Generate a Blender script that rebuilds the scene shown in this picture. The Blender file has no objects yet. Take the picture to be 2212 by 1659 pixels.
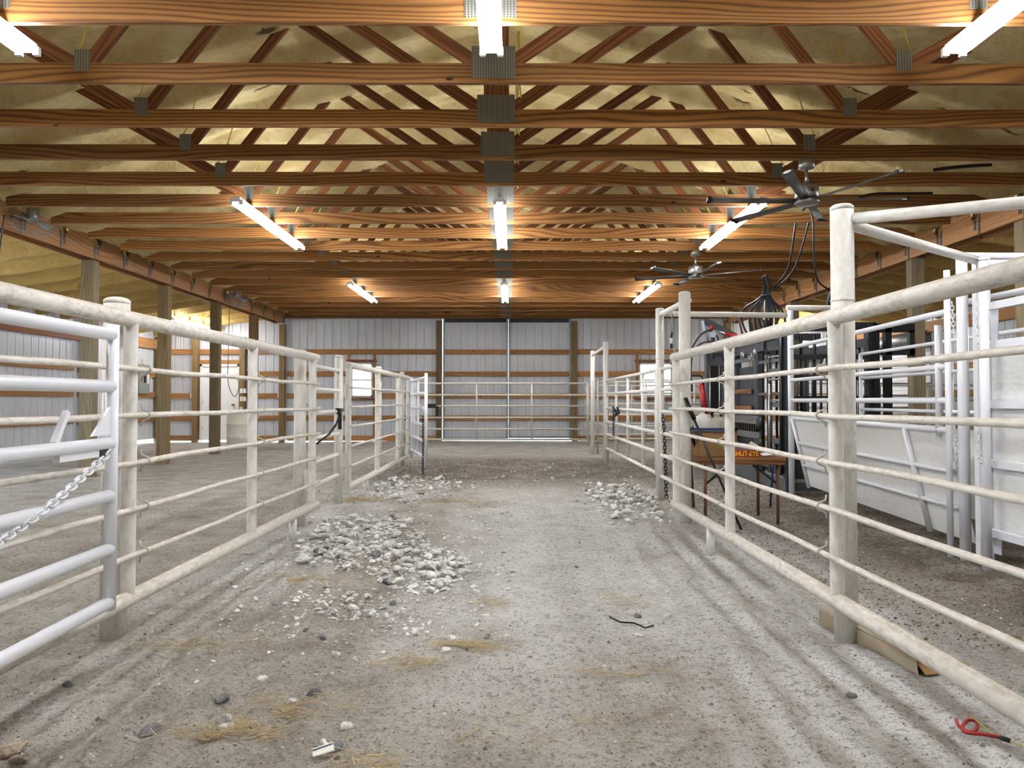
import bpy, math, random
import numpy as np
from mathutils import Vector, Matrix, noise
random.seed(7)
PI = math.pi
scn = bpy.context.scene
COL = scn.collection

# ------------------------------------------------------------------ camera, world, sun, exposure
cam_d = bpy.data.cameras.new('camera'); cam = bpy.data.objects.new('camera', cam_d); COL.objects.link(cam)
cam_d.sensor_width = 36.0; cam_d.lens = 36.0*1534/2212; cam_d.clip_start = 0.05; cam_d.clip_end = 300
cam.location = (0, 0, 1.1); cam.rotation_euler = (math.radians(90+1.326), 0, math.radians(-0.112))
scn.camera = cam
scn.view_settings.view_transform = 'Standard'; scn.view_settings.look = 'None'
scn.view_settings.gamma = 1.0; scn.view_settings.use_curve_mapping = False
scn.view_settings.exposure = 1.25
w = bpy.data.worlds.new('world'); scn.world = w; w.use_nodes = True
bg = w.node_tree.nodes['Background']; bg.inputs[0].default_value = (0.62, 0.80, 1.0, 1); bg.inputs[1].default_value = 5.0
sun_d = bpy.data.lights.new('sun', 'SUN'); sun_d.energy = 7.0; sun_d.angle = math.radians(0.6); sun_d.color = (1.0, 0.95, 0.86)
sun = bpy.data.objects.new('sun', sun_d); COL.objects.link(sun)
sun.rotation_euler = Vector((-0.35, -0.62, -0.85)).to_track_quat('-Z', 'Y').to_euler()   # high, from behind the far wall
TUBE_STRENGTH = 62.0

# ------------------------------------------------------------------ geometry constants (metres)
TR0, TRS = 4.18, 0.797            # first truss in view, truss spacing
TRUSS_Y = [TR0 + TRS*k for k in range(-8, 20)]
XC = -0.12                        # centre line of the building
XL, XR = -6.2, 5.95               # girders
WL, WR = -9.7, 9.3                # outer side walls
YB, YF = 19.45, -6.6              # far wall, wall behind the camera
CH = 3.34                         # underside of bottom chords
F = 1534.0
def U(px, py, Y):                 # a point seen at px, py at distance Y
    return ((px-1103)*Y/F, Y, 1.1+(865-py)*Y/F)
def SX(px, py, X):                # a point seen at px, py on the plane x = X
    Y = X*F/(px-1103); return (X, Y, 1.1+(865-py)*Y/F)
def GP(px, py):                   # a point of the ground
    Y = 1.1*F/(py-865); return ((px-1103)*Y/F, Y)

# ------------------------------------------------------------------ mesh builder
class MB:
    def __init__(s): s.v=[]; s.f=[]; s.uv=[]; s.sm=[]
    def face(s, idx, uvs, smooth=False): s.f.append(tuple(idx)); s.uv.append(uvs); s.sm.append(smooth)
    def obox(s, c, ax, ay, az, hx, hy, hz):
        """oriented box, centre c, unit axes, half sizes; u runs along the longest side"""
        c=Vector(c); ax=Vector(ax).normalized(); ay=Vector(ay).normalized(); az=Vector(az).normalized()
        b=len(s.v); A=[ax*hx, ay*hy, az*hz]; H=[hx,hy,hz]; L=max(range(3), key=lambda i:H[i])
        ru, rv = random.random()*40, random.random()*40
        for i in (-1,1):
            for j in (-1,1):
                for k in (-1,1): s.v.append(tuple(c+A[0]*i+A[1]*j+A[2]*k))
        def vid(i,j,k): return b+(i>0)*4+(j>0)*2+(k>0)
        for a in range(3):
            o=[x for x in range(3) if x!=a]
            if L in o: u_,v_=(L,[x for x in o if x!=L][0])
            else: u_,v_=o
            for sg in (-1,1):
                q=[]
                for (p,r) in ((-1,-1),(1,-1),(1,1),(-1,1)):
                    t=[0,0,0]; t[a]=sg; t[u_]=p; t[v_]=r; q.append(t)
                n=Vector(A[u_]).cross(A[v_])
                if n.dot(A[a]*sg)<0: q.reverse()
                s.face([vid(*t) for t in q], [(ru+t[u_]*H[u_], rv+a*3+sg*.7+t[v_]*H[v_]) for t in q])
        return s
    def box(s, x0,x1,y0,y1,z0,z1):
        return s.obox(((x0+x1)/2,(y0+y1)/2,(z0+z1)/2),(1,0,0),(0,1,0),(0,0,1),abs(x1-x0)/2,abs(y1-y0)/2,abs(z1-z0)/2)
    def bar(s, p, q, w_, h, up=(0,0,1)):
        p=Vector(p); q=Vector(q); d=(q-p); L=d.length; d.normalize(); up=Vector(up)
        sd=d.cross(up)
        if sd.length<1e-4: sd=d.cross(Vector((0,1,0)))
        sd.normalize(); u2=sd.cross(d)
        return s.obox((p+q)/2, d, sd, u2, L/2, w_/2, h/2)
    def path(s, pts, r, n=12, caps=True, closed=False, dome=False):
        pts=[Vector(p) for p in pts]; N=len(pts); rs=r if isinstance(r,(list,tuple)) else [r]*N
        b=len(s.v); ru=random.random()*40; L=0; prev=None; Ls=[]
        for i,p in enumerate(pts):
            if closed: t=(pts[(i+1)%N]-pts[i-1])
            else: t=(pts[min(i+1,N-1)]-pts[max(i-1,0)])
            if t.length<1e-9: t=Vector((0,0,1))
            t.normalize()
            if prev is None:
                a=Vector((0,0,1)) if abs(t.z)<.9 else Vector((1,0,0))
                a=(a-t*a.dot(t)).normalized()
            else: a=(prev-t*prev.dot(t)); a=a.normalized() if a.length>1e-6 else t.orthogonal().normalized()
            prev=a; c=t.cross(a)
            if i: L+=(pts[i]-pts[i-1]).length
            Ls.append(L)
            for k in range(n):
                th=2*PI*k/n; s.v.append(tuple(p+(a*math.cos(th)+c*math.sin(th))*rs[i]))
        for i in range(N if closed else N-1):
            j=(i+1)%N
            for k in range(n):
                k2=(k+1)%n; l1=Ls[j] if j>i else L+.02
                s.face([b+i*n+k,b+i*n+k2,b+j*n+k2,b+j*n+k],
                       [(ru+Ls[i],rs[i]*6.28*k/n),(ru+Ls[i],rs[i]*6.28*(k+1)/n),(ru+l1,rs[i]*6.28*(k+1)/n),(ru+l1,rs[i]*6.28*k/n)], True)
        if caps and not closed:
            s.face([b+k for k in range(n)][::-1], [(ru+.01*math.cos(k),.01*math.sin(k)) for k in range(n)])
            s.face([b+(N-1)*n+k for k in range(n)], [(ru+.01*math.cos(k),.01*math.sin(k)) for k in range(n)])
        return s
    def tube(s,p,q,r,n=14): return s.path([p,q],r,n)
    def lathe(s, prof, c=(0,0,0), n=24, axis='z'):
        b=len(s.v); c=Vector(c); N=len(prof)
        for (r,z) in prof:
            for k in range(n):
                th=2*PI*k/n; x,y=r*math.cos(th),r*math.sin(th)
                v=(x,y,z) if axis=='z' else ((z,x,y) if axis=='x' else (x,z,-y))
                s.v.append(tuple(c+Vector(v)))
        for i in range(N-1):
            for k in range(n):
                k2=(k+1)%n
                s.face([b+i*n+k,b+i*n+k2,b+(i+1)*n+k2,b+(i+1)*n+k],[(k/n,i/N),((k+1)/n,i/N),((k+1)/n,(i+1)/N),(k/n,(i+1)/N)],True)
        s.face([b+k for k in range(n)][::-1],[(0,0)]*n); s.face([b+(N-1)*n+k for k in range(n)],[(0,0)]*n)
        return s
    def poly(s, pts, th, nrm):
        """flat polygon pts thickened by th along nrm"""
        nrm=Vector(nrm).normalized(); b=len(s.v); n=len(pts)
        for p in pts: s.v.append(tuple(Vector(p)-nrm*th/2))
        for p in pts: s.v.append(tuple(Vector(p)+nrm*th/2))
        uv=[(p[0]+p[1],p[2]) for p in pts]
        s.face([b+i for i in range(n)][::-1],uv[::-1]); s.face([b+n+i for i in range(n)],uv)
        for i in range(n):
            j=(i+1)%n; s.face([b+i,b+j,b+n+j,b+n+i],[uv[i],uv[j],uv[j],uv[i]])
        return s
    def build(s, name, mat_, parent=None, loc=(0,0,0), rot=(0,0,0)):
        me=bpy.data.meshes.new(name); me.from_pydata(s.v,[],s.f)
        uvl=me.uv_layers.new(name='UVMap'); flat=[c for q in s.uv for p in q for c in p]
        uvl.data.foreach_set('uv', flat); me.polygons.foreach_set('use_smooth', s.sm)
        me.materials.append(mat_); me.update()
        o=bpy.data.objects.new(name,me); COL.objects.link(o); o.location=loc; o.rotation_euler=rot
        if parent: o.parent=parent
        return o

def tag(o,label=None,cat=None,group=None,kind=None):
    if label: o['label']=label
    if cat: o['category']=cat
    if group: o['group']=group
    if kind: o['kind']=kind
    return o
def thing(name,label,cat,loc=(0,0,0),rz=0,group=None,kind=None):
    o=bpy.data.objects.new(name,None); o.empty_display_size=.1; COL.objects.link(o); o.location=loc; o.rotation_euler=(0,0,rz)
    return tag(o,label,cat,group,kind)
def copy_tree(o,parent=None):
    c=o.copy(); COL.objects.link(c)
    if parent: c.parent=parent
    for ch in list(o.children): copy_tree(ch,c)
    return c

# ------------------------------------------------------------------ materials
def sr(r,g,b):
    f=lambda c:(c/255/12.92 if c<=10 else ((c/255+.055)/1.055)**2.4)
    return (f(r),f(g),f(b),1)
class NT:
    def __init__(s,name):
        s.m=bpy.data.materials.new(name); s.m.use_nodes=True; s.t=s.m.node_tree; s.n=s.t.nodes; s.b=s.n['Principled BSDF']
    def new(s,k,**kw):
        n=s.n.new(k)
        for a,v in kw.items(): setattr(n,a,v)
        return n
    def L(s,a,b): s.t.links.new(a,b)
    def val(s,i,v):
        if hasattr(v,'links') or isinstance(v,bpy.types.NodeSocket): s.L(v,i)
        else: i.default_value=v
    def math(s,op,a,b=0.0,c=None,clamp=False):
        n=s.new('ShaderNodeMath',operation=op,use_clamp=clamp); s.val(n.inputs[0],a); s.val(n.inputs[1],b)
        if c is not None: s.val(n.inputs[2],c)
        return n.outputs[0]
    def mix(s,f,a,b,mode='MIX'):
        n=s.new('ShaderNodeMix',data_type='RGBA',blend_type=mode); s.val(n.inputs[0],f); s.val(n.inputs[6],a); s.val(n.inputs[7],b); return n.outputs[2]
    def noise(s,vec,scale,detail=3,rough=.55,dist=0.0):
        n=s.new('ShaderNodeTexNoise'); s.L(vec,n.inputs['Vector']); n.inputs['Scale'].default_value=scale
        n.inputs['Detail'].default_value=detail; n.inputs['Roughness'].default_value=rough; n.inputs['Distortion'].default_value=dist; return n.outputs['Fac']
    def map(s,vec,scale=(1,1,1),loc=(0,0,0),rot=(0,0,0)):
        n=s.new('ShaderNodeMapping'); s.L(vec,n.inputs[0]); n.inputs['Scale'].default_value=scale; s.val(n.inputs['Location'],loc); n.inputs['Rotation'].default_value=rot; return n.outputs[0]
    def ramp(s,fac,stops):
        n=s.new('ShaderNodeValToRGB'); s.L(fac,n.inputs[0]); e=n.color_ramp.elements
        while len(e)>1: e.remove(e[0])
        e[0].position=stops[0][0]; e[0].color=stops[0][1]
        for p,c in stops[1:]:
            x=e.new(p); x.color=c
        return n.outputs[0]
    def rng(s,fac,a,b,c=0.0,d=1.0):
        n=s.new('ShaderNodeMapRange'); s.L(fac,n.inputs[0]); 
        for i,v in enumerate((a,b,c,d)): n.inputs[i+1].default_value=v
        return n.outputs[0]
    def uv(s):
        return s.new('ShaderNodeTexCoord').outputs['UV']
    def obj(s): return s.new('ShaderNodeTexCoord').outputs['Object']
    def world(s): return s.new('ShaderNodeNewGeometry').outputs['Position']
    def rand(s): return s.new('ShaderNodeObjectInfo').outputs['Random']
    def bump(s,h,strength=.3,dist=.01):
        n=s.new('ShaderNodeBump'); n.inputs['Strength'].default_value=strength; n.inputs['Distance'].default_value=dist; s.L(h,n.inputs['Height']); s.L(n.outputs[0],s.b.inputs['Normal'])
    def fin(s,col,rough=.6,metal=0.0,spec=None):
        s.val(s.b.inputs['Base Color'],col); s.val(s.b.inputs['Roughness'],rough); s.val(s.b.inputs['Metallic'],metal)
        if spec is not None: s.b.inputs['Specular IOR Level'].default_value=spec
        return s.m
BLACK=(0,0,0,1); WHITE=(1,1,1,1)
def m_wood(name,light,dark,knots=True,contrast=1.0):
    t=NT(name); uv=t.uv(); r=t.rand()
    off=t.new('ShaderNodeCombineXYZ'); t.L(t.math('MULTIPLY',r,37.0),off.inputs[0]); t.L(t.math('MULTIPLY',r,91.0),off.inputs[1])
    v=t.new('ShaderNodeVectorMath',operation='ADD'); t.L(uv,v.inputs[0]); t.L(off.outputs[0],v.inputs[1]); V=v.outputs[0]
    sep=t.new('ShaderNodeSeparateXYZ'); t.L(V,sep.inputs[0])
    n1=t.noise(t.map(V,(.42,3.2,1)),1.0,1.5,.4)
    n2=t.noise(t.map(V,(2.2,22,1)),1.0,3,.6)
    ph=t.math('ADD',t.math('MULTIPLY',sep.outputs[1],150.0),t.math('MULTIPLY',n1,58.0))
    ring=t.math('MULTIPLY_ADD',t.math('SINE',t.math('ADD',ph,t.math('MULTIPLY',n2,3.0))),.5,.5)
    ring=t.math('POWER',ring,2.2)
    fine=t.noise(t.map(V,(3,220,1)),1.0,2,.6)
    f=t.math('ADD',t.math('MULTIPLY',ring,.72*contrast),t.math('MULTIPLY',fine,.25),clamp=True)
    col=t.mix(f,light,dark)
    big=t.noise(t.map(V,(.35,1.2,1)),1.0,2,.5)
    col=t.mix(t.rng(big,.35,.75,0,.35),col,dark)
    if knots:
        vo=t.new('ShaderNodeTexVoronoi'); t.L(t.map(V,(2.0,4.6,1)),vo.inputs['Vector']); vo.inputs['Scale'].default_value=1.0
        cs=t.new('ShaderNodeSeparateColor'); t.L(vo.outputs['Color'],cs.inputs[0])
        k=t.math('MULTIPLY',t.rng(vo.outputs['Distance'],.045,.075,1,0),t.math('GREATER_THAN',cs.outputs[0],.55))
        col=t.mix(k,col,sr(38,20,12))
    tone=t.math('MULTIPLY_ADD',r,.5,.72); hs=t.new('ShaderNodeHueSaturation'); t.L(tone,hs.inputs['Value']); t.L(col,hs.inputs['Color'])
    t.bump(ring,.12,.003)
    return t.fin(hs.outputs[0],.62,spec=.35)
def m_paint(name,base,dirt,amount,rough=.42,streak=True,spec=.4,top=.0):
    t=NT(name); uv=t.uv(); P=t.world()
    n=t.noise(t.map(uv,(16,40,1)),1.0,4,.65); n2=t.noise(P,3.0,3,.6); n3=t.noise(P,70,2,.6)
    f=t.math('MULTIPLY',t.rng(n,.42,.7,0,1),t.rng(n2,.35,.65,.25,1)); f=t.math('MULTIPLY',f,amount)
    if top>0:   # dust lies on upward faces
        g=t.new('ShaderNodeNewGeometry'); sp=t.new('ShaderNodeSeparateXYZ'); t.L(g.outputs['Normal'],sp.inputs[0])
        d=t.math('MULTIPLY',t.rng(sp.outputs[2],.25,.85,0,top),t.rng(n,.35,.55,.35,1)); f=t.math('MAXIMUM',f,d)
    f=t.math('ADD',f,t.math('MULTIPLY',t.rng(n3,.66,.72,0,1),amount*.5),clamp=True)
    t.bump(n,.12,.004)
    return t.fin(t.mix(f,base,dirt),rough,spec=spec)
def m_plain(name,col,rough=.5,metal=0,spec=.5,var=.12,scale=9):
    t=NT(name); n=t.noise(t.obj(),scale,3,.6)
    dk=tuple(c*(1-var*2) for c in col[:3])+(1,)
    t.bump(n,.08,.004)
    return t.fin(t.mix(t.rng(n,.3,.7,0,1),col,dk),rough,metal,spec)
def m_emit(name,col,strength):
    t=NT(name); t.b.inputs['Base Color'].default_value=col; t.b.inputs['Emission Color'].default_value=col; t.b.inputs['Emission Strength'].default_value=strength; return t.m

M={}
M['chord']=m_wood('pine_chord',sr(168,118,62),sr(86,50,22))
M['web']=m_wood('pine_web',sr(146,94,56),sr(86,46,24))
M['girt']=m_wood('pine_girt',sr(178,130,76),sr(116,76,38))
M['girder']=m_wood('girder_pine',sr(182,134,88),sr(122,82,50),contrast=.7)
M['post']=m_wood('treated_post',sr(126,104,66),sr(76,56,32),contrast=.8)
M['post_grey']=m_wood('weathered_post',sr(140,126,98),sr(86,72,50),contrast=.6)
M['old_paint']=m_paint('dusty_white_paint',sr(220,218,211),sr(150,140,122),.55,.48,top=.5)
M['rail_paint']=m_paint('dusty_rail_paint',sr(218,214,205),sr(148,136,114),.85,.5,top=.75)
M['new_white']=m_paint('fresh_white_paint',sr(224,226,231),sr(186,184,178),.15,.3,spec=.5)
M['sheet_white']=m_paint('scuffed_white_sheet',sr(226,226,224),sr(186,182,174),.5,.45)
M['galv']=m_plain('galvanised_steel',sr(150,152,150),.42,.75,.5,.2,30)
M['galv_pipe']=m_paint('dull_pipe',sr(190,186,174),sr(140,126,104),.6,.45,top=.3)
M['dark_steel']=m_plain('dark_chain_steel',sr(52,48,44),.5,.6,.5,.2,40)
M['charcoal']=m_plain('charcoal_paint',sr(52,55,60),.3,.15,.6,.15,6)
M['chute_grey']=m_plain('chute_grey_paint',sr(88,92,98),.3,.15,.6,.15,6)
M['black']=m_plain('black_rubber',sr(16,16,17),.4,0,.5,.1,20)
M['blackbar']=m_plain('black_paint',sr(26,27,30),.35,.1,.5,.1,10)
M['red']=m_plain('red_paint',sr(150,24,22),.35,.1,.5,.15,15)
M['lightblue']=m_plain('pale_blue_paint',sr(150,162,174),.4,.1,.5,.1,8)
M['nickel']=m_plain('brushed_nickel',sr(170,168,164),.32,.9,.5,.1,20)
M['blade']=m_plain('fan_blade_metal',sr(120,118,112),.38,.7,.5,.1,4)
M['casing']=m_plain('white_enamel',sr(225,226,226),.4,0,.5,.03,5)
M['white_plastic']=m_plain('white_plastic',sr(226,226,220),.45,0,.5,.05,8)
M['cream_plastic']=m_plain('cream_plastic',sr(206,202,186),.5,0,.4,.08,6)
M['navy']=m_plain('navy_plastic',sr(30,44,84),.4,0,.5,.1,8)
M['card']=m_plain('cardboard',sr(150,116,76),.8,0,.2,.12,5)
M['card_pale']=m_plain('dusty_cardboard',sr(176,160,138),.85,0,.2,.1,7)
M['table']=m_wood('brown_table_laminate',sr(132,92,50),sr(72,46,24),knots=False)
M['tablemetal']=m_plain('brown_enamel_leg',sr(110,76,46),.5,.1,.4,.15,12)
M['yellow_wire']=m_plain('yellow_cable',sr(205,180,70),.5,0,.4,.1,5)
M['panelgrey']=m_plain('grey_box_enamel',sr(140,144,140),.45,.2,.5,.05,5)
M['brass']=m_plain('brass',sr(170,130,60),.35,.8,.5,.1,20)
M['door_white']=m_plain('white_door_paint',sr(226,226,224),.45,0,.4,.03,3)
M['tube']=m_emit('lit_tube',(.93,.95,1.0,1),TUBE_STRENGTH)
M['straw']=m_plain('straw',sr(196,178,140),.8,0,.2,.1,30)
M['twig']=m_plain('dark_twig',sr(58,44,32),.8,0,.2,.2,30)
M['outside']=m_plain('outside_gravel',sr(206,200,190),.9,0,.2,.1,2)

def mat_foam(name='spray_foam',tint=None):
    t=NT(name); P=t.world()
    n1=t.noise(P,1.6,4,.6); n2=t.noise(P,9,4,.6); n3=t.noise(P,45,3,.6)
    col=t.ramp(n1,[(.3,sr(176,154,102)),(.55,sr(198,180,130)),(.75,sr(212,198,154))])
    col=t.mix(t.rng(n2,.55,.75,0,.5),col,sr(156,128,62))
    wob=t.new('ShaderNodeVectorMath',operation='ADD'); t.L(P,wob.inputs[0]); cb=t.new('ShaderNodeCombineXYZ'); t.L(t.math('MULTIPLY',n2,.10),cb.inputs[1]); t.L(cb.outputs[0],wob.inputs[1])
    crack=t.new('ShaderNodeTexVoronoi',feature='F1'); t.L(t.map(wob.outputs[0],(1.15,7.0,0.01)),crack.inputs['Vector']); crack.inputs['Scale'].default_value=1.0
    cc=t.new('ShaderNodeSeparateColor'); t.L(crack.outputs['Color'],cc.inputs[0])
    col=t.mix(t.math('MULTIPLY',t.rng(crack.outputs['Distance'],.10,.16,.85,0),t.math('GREATER_THAN',cc.outputs[1],.62)),col,sr(52,38,16))
    t.bump(t.math('ADD',t.math('MULTIPLY',n2,1.0),t.math('MULTIPLY',n3,.25)),.75,.05)
    if tint: col=t.mix(.55,col,tint)
    return t.fin(col,.8,spec=.25)
M['foam']=mat_foam(); M['foam2']=mat_foam('golden_spray_foam',sr(190,148,66))
def mat_metal():
    t=NT('white_metal_siding'); P=t.world(); n=t.noise(P,1.2,3,.6); n2=t.noise(t.map(P,(3,3,.4)),2,3,.6)
    col=t.mix(t.rng(n,.3,.7,0,.5),sr(196,198,202),sr(176,178,180)); col=t.mix(t.rng(n2,.6,.8,0,.35),col,sr(160,156,148))
    return t.fin(col,.38,.15,.5)
M['metal']=mat_metal()
def mat_plate():
    t=NT('nail_plate_steel'); O=t.obj(); s=t.new('ShaderNodeSeparateXYZ'); t.L(O,s.inputs[0])
    wv=t.math('MULTIPLY_ADD',t.math('SINE',t.math('MULTIPLY',s.outputs[0],330.0)),.5,.5)
    z=t.math('MULTIPLY_ADD',t.math('SINE',t.math('MULTIPLY',s.outputs[2],420.0)),.5,.5)
    slot=t.math('MULTIPLY',t.rng(wv,.6,.8,0,1),t.rng(z,.25,.4,0,1))
    col=t.mix(t.math('MULTIPLY',slot,.8),sr(126,126,118),sr(50,46,40)); t.bump(wv,.5,.004)
    return t.fin(col,.5,.35)
M['plate']=mat_plate()
def mat_hanger():
    t=NT('perforated_hanger_steel'); P=t.obj(); s=t.new('ShaderNodeSeparateXYZ'); t.L(P,s.inputs[0])
    vo=t.new('ShaderNodeTexVoronoi'); t.L(t.map(P,(0.01,55,28)),vo.inputs['Vector']); vo.inputs['Scale'].default_value=1.0; vo.inputs['Randomness'].default_value=.1
    col=t.mix(t.rng(vo.outputs['Distance'],.2,.28,1,0),sr(104,106,106),sr(24,22,20))
    return t.fin(col,.4,.7)
M['hanger']=mat_hanger()
def mat_floor():
    t=NT('packed_dirt_floor'); P=t.world(); s=t.new('ShaderNodeSeparateXYZ'); t.L(P,s.inputs[0]); X,Y=s.outputs[0],s.outputs[1]
    big=t.noise(P,.55,4,.6); mid=t.noise(P,2.6,5,.65); fine=t.noise(P,34,5,.72); grit=t.noise(P,130,3,.7)
    # pale lime strip worn into the middle of the alley
    xw=t.math('ADD',X,t.math('MULTIPLY',t.math('SUBTRACT',big,.5),1.3))
    lane=t.math('MULTIPLY',t.rng(xw,-.95,-.1,0,1),t.rng(xw,.75,1.5,1,0)); lane=t.math('MULTIPLY',lane,t.math('MULTIPLY',t.rng(Y,2.0,3.9,0,1),t.rng(Y,7.0,9.6,1,0)))
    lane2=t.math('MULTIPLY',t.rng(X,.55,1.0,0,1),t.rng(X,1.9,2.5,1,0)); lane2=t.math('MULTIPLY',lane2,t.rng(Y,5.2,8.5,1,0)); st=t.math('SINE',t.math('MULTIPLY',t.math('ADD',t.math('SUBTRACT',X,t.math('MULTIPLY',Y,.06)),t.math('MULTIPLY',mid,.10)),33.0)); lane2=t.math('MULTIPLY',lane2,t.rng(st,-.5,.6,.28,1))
    lane3=t.math('MULTIPLY',t.math('MULTIPLY',t.rng(X,-2.3,-1.9,0,1),t.rng(X,-1.2,-.8,1,0)),t.math('MULTIPLY',t.rng(Y,3.4,4.6,0,1),t.rng(Y,8,10,1,0)))
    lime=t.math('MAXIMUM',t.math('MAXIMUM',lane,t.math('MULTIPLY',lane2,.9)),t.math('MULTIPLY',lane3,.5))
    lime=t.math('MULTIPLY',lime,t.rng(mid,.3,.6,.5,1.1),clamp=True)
    col=t.ramp(mid,[(.25,sr(156,146,132)),(.48,sr(198,190,178)),(.7,sr(222,217,208))])
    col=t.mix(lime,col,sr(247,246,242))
    # darker manure and mulch by the chutes and across the alley
    mul=t.math('MULTIPLY',t.rng(X,1.75,2.7,0,1),t.rng(Y,7.2,9.5,1,0)); 
    mul2=t.math('MULTIPLY',t.math('MULTIPLY',t.rng(Y,8.6,10.2,0,1),t.rng(Y,13.0,14.6,1,0)),t.rng(X,-2.6,-1.4,0,1))
    mul=t.math('MAXIMUM',mul,t.math('MULTIPLY',mul2,.9)); mul=t.math('MULTIPLY',mul,t.rng(mid,.32,.54,0,1))
    col=t.mix(t.math('MULTIPLY',mul,.85),col,sr(92,76,60))
    chip=t.noise(t.map(P,(1,1.6,1)),75,4,.75)
    col=t.mix(t.rng(fine,.52,.64,0,.6),col,sr(120,109,95)); col=t.mix(t.rng(fine,.32,.44,.5,0),col,sr(238,234,226))
    col=t.mix(t.rng(chip,.57,.63,0,.8),col,sr(108,97,85)); col=t.mix(t.rng(chip,.36,.41,.6,0),col,sr(242,240,234))
    spk=t.rng(grit,.60,.66,0,.6); col=t.mix(spk,col,sr(78,68,58))
    t.bump(t.math('ADD',t.math('MULTIPLY',fine,1.0),t.math('ADD',t.math('MULTIPLY',chip,.45),t.math('MULTIPLY',mid,1.5))),1.0,.05)
    return t.fin(col,.95,spec=.15)
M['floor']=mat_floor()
def mat_rock(name,a,b):
    t=NT(name); O=t.obj(); n=t.noise(O,6,4,.65); r=t.rand(); pn=t.noise(t.world(),17,2,.5)
    col=t.mix(t.rng(n,.35,.65,0,1),a,b); hs=t.new('ShaderNodeHueSaturation'); t.L(t.math('MULTIPLY_ADD',r,.3,t.rng(pn,.35,.65,.6,.98)),hs.inputs['Value']); t.L(col,hs.inputs['Color'])
    t.bump(n,.2,.008); return t.fin(hs.outputs[0],.85,spec=.25)
M['rock']=mat_rock('limestone',sr(232,231,228),sr(188,186,181)); M['rock_dark']=mat_rock('grey_stone',sr(128,128,130),sr(92,90,90)); M['clod']=mat_rock('dirt_clod',sr(156,142,124),sr(104,90,74))
def mat_glass():
    t=NT('window_glass'); t.b.inputs['Transmission Weight'].default_value=1.0; t.b.inputs['Roughness'].default_value=0.0; t.b.inputs['IOR'].default_value=1.02
    t.b.inputs['Base Color'].default_value=(.95,.98,1,1); return t.m
M['glass']=mat_glass()

# ------------------------------------------------------------------ floor
def fz(x,y):
    """height of the dirt"""
    P=Vector((x,y,0)); z=.03*(noise.noise(P*.45))+.012*noise.noise(P*1.7+Vector((9,0,0)))
    z+= -.045*min(1,max(0,(-x-3.2)/2.2))*min(1,max(0,(y-5)/4))
    z+= .05*min(1,max(0,(x-2.3)/1.0))*min(1,max(0,(9-y)/3))*(1 if y>0 else 0)
    # wheel ruts and drag lines running down the alley
    a=math.exp(-((x+1.25)/.55)**2)*min(1,max(0,(6.4-y)/2)); a2=math.exp(-((x-1.25)/.5)**2)*min(1,max(0,(7.5-y)/2))
    z+= .015*(a*math.sin((x+.05*y)*30)+a2*math.sin((x-.06*y)*33))*(.7+.6*noise.noise(P*1.3))
    if y<12:
        z+= .012*noise.noise(P*6)+.007*noise.noise(P*15)
        c=noise.noise(P*2.6+Vector((3,3,3))); z+= .016*max(0,c-.1)*(1.0 if x<.2 else .5)
    return z
def axis_pts(parts):
    out=[parts[0][0]]
    for a,b,st in parts:
        n=max(1,round((b-a)/st)); out+=[a+(b-a)*k/n for k in range(1,n+1)]
    return out
gx=axis_pts([(-10.2,-5,.25),(-5,-2.3,.08),(-2.3,2.6,.024),(2.6,5,.08),(5,10,.25)])
gy=axis_pts([(-7,1.2,.4),(1.2,4.6,.026),(4.6,8,.04),(8,13,.1),(13,20.2,.25)])
mb=MB(); nx=len(gx)
for y in gy:
    for x in gx: mb.v.append((x,y,fz(x,y)))
for j in range(len(gy)-1):
    for i in range(nx-1):
        mb.f.append((j*nx+i,j*nx+i+1,(j+1)*nx+i+1,(j+1)*nx+i)); mb.uv.append([(0,0)]*4); mb.sm.append(True)
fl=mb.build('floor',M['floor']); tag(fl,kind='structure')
o=MB().box(-60,60,20.21,90,-.12,-.06); o.box(-60,-10.21,-40,20.2,-.12,-.06); o.box(10.01,60,-40,20.2,-.12,-.06); o.box(-10.2,10,-40,-7.02,-.12,-.06)
tag(o.build('outside_ground',M['outside']),kind='structure')

# ------------------------------------------------------------------ spray-foamed roof (one skin over deck, chords and purlins)
def ridge(y,w0=.055,w1=.15):
    d=min(abs(y-ty) for ty in TRUSS_Y)
    if d<=w0: return 1.0
    if d>=w1: return 0.0
    t_=(d-w0)/(w1-w0); return 1-t_*t_*(3-2*t_)
def under(x): return 3.36+.31*(6.05-abs(x-XC))
def roof_z(x,y):
    r=ridge(y,.06,.125); z=under(x)+.155-.205*r
    p=(abs(x-XC)%.61)/.61; pr=max(0,1-abs(p-.5)/.13); z-=.03*pr*(1-r)
    P=Vector((x*1.0,y,0)); z+=.03*noise.noise(P*2.3)+.015*noise.noise(P*6.5)
    e=min(abs(x-XL),abs(x-XR)); z+=(.19*r+.01)*max(0,1-e/.38)+.02*noise.noise(P*4)*max(0,1-e/.6)
    return z
def lean_z(x,y):
    r=ridge(y,.05,.085); ed=XL if x<0 else XR
    z=3.56-.15*(abs(x)-abs(ed))-.175*r
    P=Vector((x+7,y,0)); return z+.022*noise.noise(P*2.2)+.012*noise.noise(P*7)
def skin(name,xs,ys,fn):
    m_=MB(); n=len(xs)
    for y in ys:
        for x in xs: m_.v.append((x,y,fn(x,y)))
    for j in range(len(ys)-1):
        for i in range(n-1):
            m_.f.append((j*n+i,(j+1)*n+i,(j+1)*n+i+1,j*n+i+1)); m_.uv.append([(0,0)]*4); m_.sm.append(True)
    return tag(m_.build(name,M['foam' if name=='ceiling' else 'foam2']),kind='structure')
ys=axis_pts([(YF,2,.1),(2,YB+.1,.032)])
skin('ceiling',axis_pts([(XL-.05,XR+.05,.07)]),ys,roof_z)
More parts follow.
